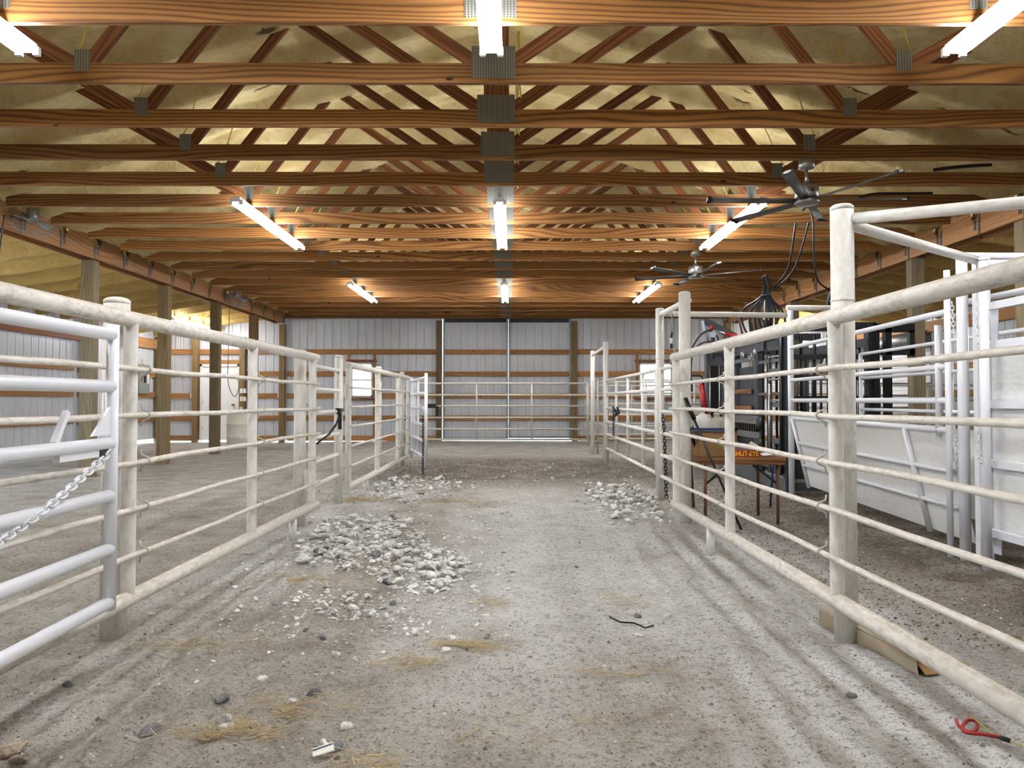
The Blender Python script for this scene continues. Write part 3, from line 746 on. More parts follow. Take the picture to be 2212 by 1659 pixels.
# ------------------------------------------------------------------ chains
def chain(label,pts,link=.04,w_=.022,r_=.0035,mat_=None,seg=8):
    pts=[Vector(p) for p in pts]; o=pts[0].copy()
    # resample
    L=[0]; 
    for a,b in zip(pts,pts[1:]): L.append(L[-1]+(b-a).length)
    def at(s_):
        for i in range(len(L)-1):
            if s_<=L[i+1]: return pts[i]+(pts[i+1]-pts[i])*((s_-L[i])/max(1e-9,L[i+1]-L[i]))
        return pts[-1]
    pitch=link-2.6*r_; n=int(L[-1]/pitch); b=MB()
    for i in range(n):
        c=at((i+.5)*pitch); d=(at((i+1)*pitch)-at(i*pitch)).normalized()
        a=d.cross(Vector((.3,.5,.81))).normalized(); e=d.cross(a)
        sd=(a if i%2 else e); h=link/2-w_/2; ring=[]
        for k_ in range(14):
            th=2*PI*k_/14; x=math.cos(th)*(w_/2); y=math.sin(th)*(w_/2)
            x+= h if math.cos(th)>0.01 else (-h if math.cos(th)<-.01 else 0)
            ring.append(c-o+d*x+sd*y)
        b.path(ring,r_,seg,closed=True)
    return tag(b.build('chain',mat_ or M['dark_steel'],loc=o),label,'chain')
cp=[]
for i in range(13):
    t_=i/12; cp.append((-1.565+.03*t_,2.78-.75*t_,.90-.12*t_-.13*math.sin(PI*t_*.5)))
chain('white chain hanging slack from the glossy foreground gate latch',cp,.040,.024,.0042,M['new_white'])
chain('dark chain hanging from the open white gate to the ground',[(-1.27,10.30,.86),(-1.26,10.28,.5),(-1.27,10.27,.12),(-1.25,10.24,.0)],.05,.03,.005)
chain('dark chain hanging beside the tall post left of the chute',[(1.615,7.55,.95),(1.63,7.55,.8),(1.655,7.55,.03)],.05,.03,.005)
chain('dark chain dangling from the right tube gate',[(1.60,11.05,.97),(1.60,11.05,.50)],.05,.03,.005)
chain('bunched dark chain wrapped where the right gate rails meet',[(1.60,11.1,1.0),(1.62,10.8,.88),(1.6,10.6,.95),(1.61,10.95,.86),(1.6,10.5,.92),(1.62,10.8,1.0)],.05,.03,.006)
chain('dark chain slung from the latch of the small left gate',[(-1.765,7.40,.97),(-1.765,7.2,.86),(-1.765,6.9,.77),(-1.765,6.5,.71),(-1.765,6.4,.70)],.035,.02,.004)
lt=MB(); lt.path([(-1.77,7.32,.99),(-1.79,7.58,1.0)],.018,12); lt.box(-1.80,-1.75,7.3,7.36,.96,1.02); lt.box(-1.79,-1.76,7.38,7.42,.8,.98)
tag(lt.build('gate_latch',M['dark_steel']),'black slide latch on the small left man gate','latch')
lt=MB(); lt.box(-1.72,-1.55,14.74,14.80,.94,1.03); lt.box(-1.56,-1.50,14.74,14.78,.78,.98)
tag(lt.build('gate_latch',M['dark_steel']),'black latch on the far cross gate beside the open gate','latch')
for pts,lab in (([U(2060,652,4.755),U(2062,690,4.755),U(2064,722,4.755)],'silver chain on the left alley post, upper one'),([U(2112,640,4.45),U(2114,700,4.45),U(2116,755,4.45)],'silver chain on the right alley post, upper one'),
                ([U(2062,920,4.755),U(2064,960,4.755),U(2065,1010,4.755)],'silver chain on the left alley post, lower one'),([U(2113,925,4.45),U(2112,960,4.45),U(2116,1005,4.45)],'silver chain on the right alley post, lower one')):
    chain(lab,pts,.036,.02,.0036,M['casing'])

# ------------------------------------------------------------------ white alley (right)
def alley():
    r=thing('alley_panel','white sheeted alley panel with open top rails behind the near right fence','alley panel',(3.2,8.1,0))
    A=Vector((0,0,0)); B=Vector((2.95-3.2,4.78-8.1,0)); d=(B-A).normalized(); L=(B-A).length; nrm=Vector((-d.y,d.x,0))  # +x side
    if nrm.x<0: nrm=-nrm
    def P(s_,z,lean=0): return A+d*s_+Vector((0,0,z))+nrm*lean
    def lean(z): return .17*max(0,(.89-z))/.75
    b=MB()
    for s0,s1 in ((.08,1.35),(1.36,2.75),(2.76,L)):
        b.poly([P(s0,.14,lean(.14)),P(s1,.14,lean(.14)),P(s1,.89,0),P(s0,.89,0)],.004,nrm)
    b.build('sheet',M['sheet_white'],r)
    for z in (.62,.37): MB().path([P(.1,z,lean(z)-.02),P(L-.03,z,lean(z)-.02)],.017,12).build('rib_rail',M['new_white'],r)
    for s0 in (.1,1.36,2.75): MB().path([P(s0,.12,lean(.12)-.02),P(s0,.89,-.02)],.02,12).build('slanted_strut',M['new_white'],r)
    MB().path([P(L,.05),P(L,1.98)],.02,14).build('end_post',M['new_white'],r)
    for z,rr in ((1.70,.022),(1.33,.02),(1.10,.022),(.90,.024)): MB().path([P(0.02,z),P(L,z)],rr,14).build('rail',M['new_white'],r)
    MB().path([P(0,0),P(0,2.17)],.033,16).build('end_post',M['new_white'],r)
    for s0 in (1.42,):
        MB().path([P(s0,.9),P(s0,1.7)],.03,16).build('upright',M['new_white'],r)
    MB().path([P(L-.12,.85),P(L-.12,1.62)],.024,14).build('upright',M['new_white'],r)
    return r
alley()
r=thing('alley_panel','far side panel of the white alley, seen above the near sheet','alley panel',(3.95,8.0,0))
for z in (1.62,1.35,1.0): MB().path([(0,0,z),(-.2,-3.3,z)],.018,12).build('rail',M['new_white'],r)
for s0 in (0,.55,1): MB().path([(-.2*s0,-3.3*s0,.1),(-.2*s0,-3.3*s0,1.62)],.022,12).build('upright',M['new_white'],r)
MB().poly([(0,0,.12),(-.2,-3.3,.12),(-.2,-3.3,.85),(0,0,.85)],.004,(1,0,0)).build('sheet',M['sheet_white'],r)
pipe_post(3.0,4.70,.034,2.06,'slim white alley post, left of the pair by the right edge',mat_=M['new_white'])
pipe_post(2.975,4.45,.028,2.0,'slim white alley post carrying the silver chains',mat_=M['new_white'])
header('header_pipe',(3.02,4.70,2.06),(5.2,4.85,2.08),.025,'upper white header pipe leaving the right edge',M['new_white'])
header('header_pipe',(3.09,4.6,1.99),(5.2,4.6,1.99),.026,'lower white header pipe leaving the right edge',M['new_white'])
# flat bar next to the left alley post
r=thing('loading_door','white sheeted side door with square rails cut by the right edge','door panel',(3.06,4.60,.07))
MB().box(-.045,.045,-.025,.02,-.05,1.98).build('upright',M['new_white'],r)
MB().box(.045,.05,-.09,.0,.05,1.65).build('angle_flange',M['new_white'],r)
D=Vector((.02,-2.6,0)); 
for z in (1.63,1.385,1.005,.63,.19): MB().obox(Vector((.0,-.0,z))+D/2,D,Vector((1,0,0)),Vector((0,0,1)),1.3,.02,.024).build('square_rail',M['new_white'],r)
MB().box(.03,.036,-2.6,-.05,.20,1.38).build('sheet',M['sheet_white'],r)
header('header_pipe',(3.15,4.85,1.78),(3.3,2.3,1.78),.022,'white side pipe above the sheeted door at the right edge',M['new_white'])

# ------------------------------------------------------------------ grey hydraulic squeeze chute
def chute():
    r=thing('squeeze_chute','charcoal grey hydraulic cattle squeeze chute with black bars','squeeze chute',(3.2,8.15,0)); G=M['chute_grey']; K=M['charcoal']
    b=MB()
    for x in (0,.92): b.box(x-.05,x+.05,0,2.6,.06,.2)
    for y in (.05,1.3,2.55): b.box(0,.92,y-.04,y+.04,.06,.16)
    b.build('base_frame',G,r)
    for i,(y,w_,z1) in enumerate(((0.03,.11,2.0),(.95,.06,1.95),(1.85,.06,1.9),(2.5,.09,1.85))):
        for x in (0,.95): MB().box(x-.045,x+.045,y-w_/2,y+w_/2,.03,z1).build('frame_post',K if i==0 else G,r)
    b=MB(); b.box(-.05,.05,0,2.6,1.72,1.82); b.box(.9,1.0,0,2.6,1.72,1.82); b.box(0,.95,0,.08,1.9,2.0); b.box(0,.95,2.5,2.58,1.78,1.86); b.box(-.05,.05,.0,1.0,1.9,2.0); b.build('top_frame',K,r)
    # side sheets, gates
    MB().box(-.012,.0,1.05,1.75,.42,1.55).build('side_sheet',K,r)
    MB().box(-.012,.0,.12,.46,.22,.62).build('side_sheet',G,r)
    MB().box(.02,.03,1.9,2.5,.2,1.7).build('side_sheet',K,r)
    g=MB()
    for y in (.50,.98,1.82,2.4): g.box(-.055,-.02,y-.02,y+.02,.22,1.66)
    for z in (.22,.45,.78,1.64): g.box(-.06,-.02,.98,2.42,z-.025,z+.025)
    for z in (.62,1.05,1.45): g.box(-.055,-.02,.12,.5,z-.03,z+.03)
    g.build('side_gate',G,r)
    for z in (1.0,1.22): MB().box(-.07,-.055,1.1,1.8,z-.03,z+.03).build('slat_strap',M['table'],r)
    # ratchet bar
    b=MB(); b.box(-.085,-.06,.75,2.1,.80,.90); b.box(-.085,-.06,.75,2.1,.62,.70); b.build('ratchet_bar',M['galv'],r)
    for i in range(14): MB().box(-.09,-.05,.85+.088*i,.885+.088*i,.70,.80).build('ratchet_tooth',M['dark_steel'],r)
    for z in (.82,.55): MB().lathe([(.02,-.02),(.075,-.02),(.08,0),(.075,.02),(.02,.02)],(-.09,.72,z),24,'x').build('pulley',M['blackbar'],r)
    for z in (.45,.40,1.1,1.35,1.62): MB().path([(-.06,.12,z),(-.06,.48,z)],.012,10).build('crossbar',M['galv'],r)
    for y in (.22,.34,.62,.80,1.95,2.2): MB().box(-.03,-.006,y-.012,y+.012,.22,1.70).build('side_bar',M['blackbar'],r)
    for z in (.30,.95,1.18,1.58): MB().box(-.035,-.012,.08,.95,z-.018,z+.018).build('side_crossbar',G,r)
    MB().path([(-.07,.06,.25),(-.07,.06,1.95)],.022,12).build('hydraulic_ram',M['blackbar'],r)
    MB().path([(-.075,.42,.3),(-.075,.42,1.3)],.018,12).build('hydraulic_ram',M['nickel'],r)
    # black vertical bars far side
    for i in range(9): MB().path([(.93,.25+.26*i,.3),(.93,.25+.26*i,1.75)],.017,10).build('side_bar',M['blackbar'],r)
    for i in range(6): MB().path([(.03,1.95+.09*i,.25),(.03,1.95+.09*i,1.7)],.014,10).build('side_bar',M['blackbar'],r)
    # tail gate bars facing the viewpoint
    for i in range(5): MB().path([(.14+.155*i,.0,.9),(.14+.155*i,.0,1.85)],.018,10).build('tailgate_bar',M['blackbar'],r)
    for z in (.92,1.12,1.36,1.60): MB().box(.05,.92,-.02,.02,z-.03,z+.03).build('tailgate_crossbar',M['blackbar'] if z!=1.6 else K,r)
    MB().box(.05,.92,.0,.012,.2,.88).build('tailgate_sheet',K,r)
    # uprights of the rear frame
    for x in (.98,1.12): MB().box(x-.035,x+.035,-.06,.02,.05,1.98).build('rear_upright',M['blackbar'],r)
    b=MB(); b.box(.95,1.42,-.06,.0,1.88,1.98); b.box(1.36,1.42,-.06,0,1.6,1.9); b.box(1.05,1.42,-.06,.0,1.62,1.70); b.build('rear_bracket',M['blackbar'],r)
    # control cabinet / head gate post at the far end
    c=MB(); c.box(-.26,-.03,2.5,2.62,.35,1.80); c.build('headgate_column',G,r)
    for x in (-.215,-.075): MB().path([(x,2.47,.5),(x,2.47,1.62)],.012,10).build('chrome_guide',M['nickel'],r)
    MB().box(-.2,-.09,2.475,2.498,.9,1.62).build('guide_slot',M['black'],r)
    MB().box(-.30,.0,2.46,2.64,1.80,1.83).build('column_cap',G,r)
    MB().box(-.24,.02,2.0,2.06,.3,.75).build('front_foot',G,r)
    # arm linkage on top
    o_=Vector((3.2,8.15,0))
    def W(px,py,Y): return Vector(U(px,py,Y))-o_
    MB().path([W(1519,692,10.5),W(1523,715,10.5),W(1532,738,10.5)],.022,12).build('lift_arm',M['lightblue'],r)
    MB().path([W(1541,722,10.4),W(1541,722,10.2)],.045,18).build('arm_pivot',M['lightblue'],r)
    MB().path([W(1541,728,10.4),W(1540,775,10.4)],.03,12).build('arm_stem',G,r)
    MB().bar(W(1524,693,10.5),W(1590,728,10.0),.02,.10).build('arm_plate',M['blackbar'],r)
    MB().path([W(1538,709,10.4),W(1572,722,10.1)],.011,10).build('cylinder_rod',M['nickel'],r)
    MB().path([W(1570,721,10.1),W(1606,729,9.7)],.026,14).build('hydraulic_cylinder',M['red'],r)
    MB().lathe([(.015,-.03),(.04,-.025),(.045,0),(.04,.025),(.015,.03)],W(1537,708,10.4),14,'x').build('rod_clevis',M['red'],r)
    MB().path([W(1515,832,10.3),W(1525,905,10.3)],.045,16).build('hydraulic_cylinder',M['red'],r)
    MB().path([W(1514,828,10.3),W(1514,836,10.3)],.03,12).build('cylinder_head',M['red'],r)
    MB().path([W(1526,905,10.3),W(1527,925,10.3)],.028,12).build('cylinder_end',M['red'],r)
    b=MB(); b.box(-.04,.04,.6,1.7,1.83,1.93); b.box(-.04,.4,1.2,1.3,1.85,1.95); b.box(.0,.5,.3,.4,1.82,1.9); b.build('manifold_bracket',G,r)
    for y in (1.0,1.5,1.9): MB().lathe([(.02,0),(.05,0),(.05,.09),(.03,.11),(.01,.11)],(-.02,y,1.66),16).build('valve',M['galv'],r)
    # lockable rings on the gate top bar
    for px in (1605,1622,1586):
        c_=SX(px,770,3.14); n=14; MB().path([Vector(c_)-o_+Vector((0,.045*math.cos(2*PI*k_/n),.045*math.sin(2*PI*k_/n))) for k_ in range(n)],.006,6,closed=True).build('ring',M['nickel'],r)
    # hose mast
    m0=W(1657,595,8.8); m1=W(1655,700,8.8)
    MB().path([m0,m1],.02,12).build('hose_mast',M['new_white'],r)
    MB().box(m1.x-.04,m1.x+.04,m1.y-.04,m1.y+.04,1.72,m1.z+.05).build('mast_base',K,r)
    return r
chute()
# hose bundle draped over the mast
b=MB(); Yh=8.72; hr=random.Random(3)
for i in range(17):
    j=(i-8)*.8+hr.uniform(-.9,.9); top=Vector(U(1656+j*.9,592+abs(j)*.7,Yh+.02*j)); 
    neck=Vector(U(1656+j*.8,640,Yh-.02)); mid=Vector(U(1650+j*7.2-4*(j<0),672,Yh-.03)); bot=Vector(U(1650+j*6.0+hr.uniform(-6,6),700+hr.uniform(0,34),Yh-.02+hr.uniform(-.06,.06)))
    mid.x+=hr.uniform(-.06,.06)
    if i<9: pts=[top,(top+neck)/2+Vector((.02,0,0)),neck,mid,bot,bot+Vector((.06,0,-.06))]
    else: pts=[top,(top+neck)/2+Vector((.03,0,0)),neck,mid,bot]
    # smooth
    for _ in range(2):
        q=[pts[0]]; 
        for a,c in zip(pts,pts[1:]): q+=[a*.75+c*.25,a*.25+c*.75]
        q.append(pts[-1]); pts=q
    b.path(pts,.012,8)
n=24; c_=Vector(U(1657,638,Yh-.02)); b.path([c_+Vector((.055*math.cos(2*PI*i/n),.05*math.sin(2*PI*i/n),0)) for i in range(n)],.009,6,closed=True)
tag(b.build('hose_bundle',M['black']),'bundle of black hydraulic hoses draped over the chute mast','hose bundle')
def spline(pts,it=3):
    pts=[Vector(p) for p in pts]
    for _ in range(it):
        q=[pts[0]]
        for a,c in zip(pts,pts[1:]): q+=[a*.75+c*.25,a*.25+c*.75]
        q.append(pts[-1]); pts=q
    return pts
def cable(name,pts,r_,mat_,label,cat='cable'):
    return tag(MB().path(spline(pts),r_,8).build(name,mat_),label,cat)
cable('hydraulic_hose',[U(1723,478,8.1),U(1714,540,8.3),U(1705,585,8.5),U(1672,622,8.7)],.011,M['black'],'black hose hanging from the trusses to the chute mast, left one of the pair')
cable('hydraulic_hose',[U(1751,478,8.1),U(1733,545,8.3),U(1715,590,8.5),U(1676,624,8.7)],.011,M['black'],'black hose hanging from the trusses to the chute mast, right one of the pair')
cable('hydraulic_hose',[U(1738,452,8.2),U(1750,440,8.2),U(1762,475,8.2),U(1760,540,8.3),U(1766,600,8.4),U(1776,614,8.5),U(1796,626,8.5)],.011,M['black'],'black hose looping down behind the foreground pipe post')
cable('hydraulic_hose',[U(1488,765,9.8),U(1510,725,10.2),U(1535,710,10.4),U(1552,728,10.3),U(1553,736,10.2)],.012,M['black'],'black hose arching over the chute head gate, upper one')
cable('hydraulic_hose',[U(1495,845,10.2),U(1492,800,10.1),U(1496,762,10.1),U(1515,738,10.2),U(1550,738,10.2)],.012,M['black'],'black hose arching down beside the red cylinder')
cable('hydraulic_hose',[U(1480,812,10.2),U(1510,810,10.2),U(1519,815,10.2),U(1520,830,10.3)],.012,M['black'],'short black hose entering the red cylinder from the left')
b=MB(); b.poly([U(1796,628,8.5),U(1786,664,8.5),U(1806,664,8.5),U(1806,628,8.5)],.06,(0,1,0)); tag(b.build('hose_bracket',M['blackbar']),'black angled bracket above the header beside the foreground post','bracket')
# pull handle hanging by the tall post
b=thing('pull_cord','green handled pull cord hanging above the right panel end','pull cord',U(1453,675,6.6))
o_=Vector(U(1453,675,6.6)); 
MB().path([(0,0,0),Vector(U(1452,718,6.6))-o_],.004,6).build('cord',M['galv'],b)
MB().path([Vector(U(1452,718,6.6))-o_,Vector(U(1451,730,6.6))-o_],.012,10).build('handle_top',M['blackbar'],b)
MB().path([Vector(U(1451,730,6.6))-o_,Vector(U(1451,742,6.6))-o_],.014,10).build('handle_band',M['white_plastic'],b)
MB().path([Vector(U(1451,742,6.6))-o_,Vector(U(1451,752,6.6))-o_],.014,10).build('handle_grip',M['blackbar'],b)
MB().path(spline([Vector(U(1451,752,6.6))-o_,Vector(U(1460,758,6.6))-o_,Vector(U(1452,768,6.5))-o_,Vector(U(1449,785,6.4))-o_]),.009,8).build('hook',M['galv'],b)

# ------------------------------------------------------------------ folding table and what is on it
TX,TY,TZ=2.03,6.55,.60
r=thing('folding_table','brown folding table standing behind the near right fence','table',(TX,TY,0))
MB().box(-.385,.385,-.32,.32,TZ-.03,TZ).build('tabletop',M['table'],r); MB().box(-.38,.38,-.315,.315,TZ-.065,TZ-.03).build('apron',M['table'],r)
for sx,sy in ((.33,-.26),(-.31,-.26),(.33,.24),(-.31,.24)): MB().path([(sx,sy,-.0+fz(TX+sx,TY+sy)),(sx,sy,TZ-.05)],.014,12).build('leg',M['tablemetal'],r)
MB().bar((.33,-.26,.36),(.10,-.26,TZ-.06),.01,.02).build('leg_brace',M['dark_steel'],r)
MB().bar((-.31,-.26,.36),(-.08,-.26,TZ-.06),.01,.02).build('leg_brace',M['dark_steel'],r)
r=thing('cardboard_box','open cardboard box standing on the folding table','box',(1.835,6.46,TZ),math.radians(4)); r.scale=(.86,1,1); c=M['card']
b=MB(); b.box(-.2,.2,-.14,-.136,0,.22); b.box(-.2,.2,.136,.14,0,.22); b.box(-.2,-.196,-.14,.14,0,.22); b.box(.196,.2,-.14,.14,0,.26); b.box(-.2,.2,-.14,.14,0,.004); b.build('box_body',c,r)
b=MB(); 
for (x0,z0,x1,z1) in ((-.12,.04,.02,.14),(.02,.14,.08,.05),(.08,.05,.14,.17),(-.03,.08,.16,.03),(.05,.16,.17,.12)): b.bar((x0,-.1415,z0),(x1,-.1415,z1),.001,.004,(0,1,0))
b.build('pen_mark',M['tablemetal'],r)
b=MB(); b.box(-.23,.17,-.17,-.15,.215,.235); b.box(-.23,.17,.13,.15,.215,.235); b.box(-.25,-.23,-.17,.15,.215,.235); b.box(.15,.17,-.17,.15,.215,.235); b.box(-.23,.17,-.16,.14,.20,.208)
tag(b.build('tray',M['navy'],loc=(1.84,6.46,TZ+.02)),'dark blue tray lying across the cardboard box','tray')
def jug(x,y,z,h,w_,mat_,label):
    r=thing('jug',label,'jug',(x,y,z)); b=MB(); b.lathe([(w_*.9,0),(w_,.02),(w_,h*.55),(w_*.75,h*.78),(w_*.3,h*.9),(w_*.28,h)],n=16); b.build('jug_body',mat_,r)
    MB().lathe([(w_*.32,0),(w_*.32,.02),(w_*.28,.025)],(0,0,h),12).build('cap',mat_,r)
    MB().path(spline([(w_*.3,0,h*.88),(w_*.9,0,h*.85),(w_*1.05,0,h*.65),(w_*.95,0,h*.5)]),.008,8).build('handle',mat_,r)
jug(1.76,6.52,TZ+.22,.17,.075,M['white_plastic'],'white plastic jug standing behind the cardboard box')
jug(1.89,6.52,TZ+.22,.14,.085,M['cream_plastic'],'cream plastic jug right of the white one')
jug(1.70,6.70,TZ,.36,.08,M['white_plastic'],'tall white jug on the left end of the table')
tag(MB().path(spline([(1.96,6.5,TZ+.23),(1.98,6.48,TZ+.28),(1.99,6.46,TZ+.33)]),.009,8).build('brush_handle',M['navy']),'blue handle sticking up out of the tray','tool')
tag(MB().lathe([(.01,0),(.03,.005),(.035,.03),(.02,.055),(.005,.06)],(1.99,6.38,TZ+.245),14).build('red_bottle',M['red']),'small red bottle top at the right end of the tray','bottle')
# red and yellow carton with its lettering
r=thing('carton','red carton with yellow SHUT-EYE lettering on the table','carton',(2.085,6.33,TZ),math.radians(-3)); r.scale=(.88,1,1)
MB().box(-.14,.14,-.05,.05,0,.062).build('carton_body',M['red'],r)
fc=bpy.data.curves.new('lettering','FONT'); fc.body='SHUT-EYE'; fc.size=.062; fc.extrude=.0006; fc.align_x='CENTER'; fc.offset=.0012
M['yellow_ink']=m_plain('yellow_ink',sr(238,196,40),.5,0,.3,.03,5)
fo=bpy.data.objects.new('lettering',fc); COL.objects.link(fo); fc.materials.append(M['yellow_ink'])
bpy.context.view_layer.update(); _me=bpy.data.meshes.new_from_object(fo.evaluated_get(bpy.context.evaluated_depsgraph_get())); bpy.data.objects.remove(fo)
fo=bpy.data.objects.new('lettering',_me); COL.objects.link(fo); fo.parent=r; fo.location=(-.005,-.0512,.010); fo.rotation_euler=(PI/2,0,0); fo.scale=(.92,1,1)
b=MB(); b.poly([(2.23,6.27,TZ+.012),(2.36,6.30,TZ+.030),(2.40,6.46,TZ+.04),(2.24,6.42,TZ+.02)],.004,(0,0,1)); tag(b.build('magazine',M['white_plastic']),'pale magazine lying curled in front of the red carton','magazine')
tag(MB().path(spline([(2.26,6.6,TZ+.02),(2.3,6.6,TZ+.06),(2.24,6.65,TZ+.1)]),.02,8).build('bottle',M['cream_plastic']),'small pale bottle behind the red carton','bottle')
# sticks
def stick(p,q,r_,label,mat_='black',name='stock_stick',grip=True):
    p=Vector(p); q=Vector(q); r=thing(name,label,'stick',q); MB().path([(0,0,0),p-q],r_,10).build('shaft',M[mat_],r)
    if grip: MB().path([p-q,(p-q)*.83],r_*1.9,12).build('grip',M['black'],r)
g0=GP(1600,1145); stick(U(1480,860,6.3),(g0[0],g0[1],.0),.011,'long black sorting stick leaning against the right fence, reaching the ground')
stick(U(1487,930,6.35),U(1511,985,6.5),.016,'short thick black stick lying against the cardboard box',grip=False)
g0=GP(1662,1096); stick(U(1672,965,6.95),(g0[0],g0[1],.0),.010,'dark blue cane leaning at the right end of the table','navy',grip=False)
g0=GP(1498,1097); stick(U(1490,985,6.7),(g0[0],g0[1],.0),.012,'black prod standing at the left end of the table',grip=False)

# ------------------------------------------------------------------ left shed details
r=thing('barrel','beige plastic barrel standing right of the white walk door','barrel',(-6.44,16.9,fz(-6.44,16.9)))
MB().lathe([(.25,0),(.28,.02),(.285,.25),(.30,.27),(.285,.29),(.285,.56),(.30,.58),(.285,.60),(.28,.80),(.25,.86),(.24,.87)],n=32).build('barrel_body',M['cream_plastic'],r)
MB().lathe([(.23,0),(.24,.02),(.1,.03)],(0,0,.865),24).build('barrel_lid',M['cream_plastic'],r)
r=thing('breaker_panel','grey electrical breaker panel on the left shed wall','breaker panel',(WL+.06,18.6,1.28))
MB().box(-.05,.06,-.26,.26,0,.76).build('panel_box',M['panelgrey'],r); MB().box(.06,.068,-.22,.20,.04,.70).build('panel_door',M['panelgrey'],r); MB().box(.068,.075,-.05,.05,.28,.46).build('breaker_row',M['black'],r)
MB().box(.06,.075,.12,.2,.26,.66).build('paper_label',M['white_plastic'],r)
def outlet(x,y,z,label,rz=0,w_=.07):
    r=thing('outlet',label,'outlet',(x,y,z),rz); MB().box(-w_/2,w_/2,-.03,.02,-.06,.06).build('cover_plate',M['white_plastic'],r)
    b=MB(); b.box(-.018,.018,-.032,-.03,.012,.042); b.box(-.018,.018,-.032,-.03,-.042,-.012); b.build('socket',M['panelgrey'],r)
outlet(-9.42,YB-.08,1.23,'white outlet on the girt below the yellow cables'); outlet(-8.68,YB-.09,1.22,'white outlet left of the walk door')
outlet(-7.25,YB-.183,1.36,'upper white switch plate right of the walk door',w_=.15); outlet(-7.25,YB-.183,1.14,'lower white switch plate right of the walk door',w_=.15); outlet(-7.3,YB-.183,.86,'lowest small white outlet right of the walk door')
outlet(-6.3,YB-.1,1.23,'white outlet left of the girder corner post'); outlet(1.87,YB-.06,1.66,'white outlet right of the big doors')
for i,(dx,z0) in enumerate(((0,1.55),(.06,1.62),(.12,1.3))):
    cable('yellow_cable',[(-9.62+dx,YB-.2,2.95-.05*i),(-9.5+dx*.5,YB-.19,2.7),(-9.58+dx,YB-.18,2.45),(-9.60+dx,YB-.18,2.1),(-9.56+dx,YB-.18,z0)],.011,M['yellow_wire'],['yellow cable drooping down the left shed corner, left strand','yellow cable drooping down the left shed corner, middle strand','yellow cable drooping down the left shed corner to the outlet'][i])
# wall fans on the left girder
def wall_fan(x,y,z,R,label):
    r=thing('cage_fan',label,'fan',(x,y,z)); b=MB(); tilt=Matrix.Rotation(math.radians(28),3,'Y')@Matrix.Rotation(math.radians(14),3,'X')
    n=28
    for rr,h in ((R,0),(R*.98,-.05),(R*.85,-.10),(R*.68,-.13),(R*.5,-.15),(R*.34,-.16),(R*.18,-.165),(R*.9,.05),(R*.6,.09)):
        b.path([tilt@Vector((rr*math.cos(2*PI*i/n),rr*math.sin(2*PI*i/n),h)) for i in range(n)],.0022,5,closed=True)
    for i in range(12):
        a=2*PI*i/12; d=Vector((math.cos(a),math.sin(a),0)); b.path([tilt@(d*R*.15+Vector((0,0,-.165))),tilt@(d*R*.6+Vector((0,0,-.14))),tilt@(d*R*.9+Vector((0,0,-.08))),tilt@(d*R),tilt@(d*R*.6+Vector((0,0,.09)))],.002,5)
    b.build('wire_cage',M['galv'],r)
    m_=MB(); 
    for i in range(3):
        a=2*PI*i/3; d=Vector((math.cos(a),math.sin(a),0)); e=Vector((-math.sin(a),math.cos(a),0))
        m_.poly([tilt@(d*.03+e*.03),tilt@(d*R*.8+e*.09+Vector((0,0,.02))),tilt@(d*R*.85-e*.05-Vector((0,0,.02))),tilt@(d*.05-e*.03)],.003,tilt@Vector((0,0,1)))
    m_.build('fan_blade',M['lightblue'],r)
    MB().lathe([(.02,-.05),(.06,-.05),(.07,.0),(.06,.1),(.02,.11)],(0,0,.03),16).build('fan_motor',M['galv'],r)
    MB().bar((-.02,0,.05),(-.28,0,.03),.03,.03).build('mount_arm',M['galv'],r)
wall_fan(-5.92,8.75,3.34,.30,'wire cage fan on the left girder by the left edge of the photo')
wall_fan(-5.92,15.3,3.34,.28,'wire cage fan on the left girder farther along')
cable('cord',[(-5.95,15.0,3.25),(-5.96,15.0,2.6),(-5.97,15.0,1.9),(-5.97,14.98,1.6),(-5.93,14.96,1.35),(-5.8,14.96,1.12),(-5.7,14.96,1.4),(-5.78,14.96,1.65)],.007,M['black'],'black cord dangling in a loop before the walk door')
cable('cord',[(-6.0,8.38,3.3),(-6.02,8.36,3.0),(-6.05,8.34,2.6)],.008,M['black'],'black cord hanging from the near cage fan')
# yellow cables stapled along truss plates
for i,y in enumerate(vis[:9]):
    for s_,x in ((-1,XC-2.9),(1,XC+2.9)):
        cable('yellow_cable',[(x-.30*s_*-1*-1,y-.42,CH+.52),(x+.02,y-.03,CH+.26),(x+.12*s_,y+.05,CH+.22),(x+.25*s_,y+.36,CH+.13)],.0055,M['yellow_wire'],'yellow cable strung between trusses along the %s light row, %s strand from the top'%('left' if s_<0 else 'right',ordn[i]))
    if i<6: cable('yellow_cable',[(XC+.17,y+.02,CH+.15),(XC+.19,y+.1,CH+.45),(XC+.16,y+.3,CH+.5),(XC+.2,y+.6,CH+.16)],.0055,M['yellow_wire'],'yellow cable beside the centre plates, %s strand from the top'%ordn[i])
cable('black_cable',[U(2025,363,7.1),U(2070,357,7.1),U(2110,354,7.1),U(2150,352,7.1)],.018,M['black'],'thick black cable along the foam near the upper right')
cable('black_cable',[U(1860,425,8.15),U(1890,415,8.16),U(1950,415,8.16),U(1990,415,8.16),U(2020,414,8.16)],.018,M['black'],'thick black cable resting over the trusses right of the near fan')

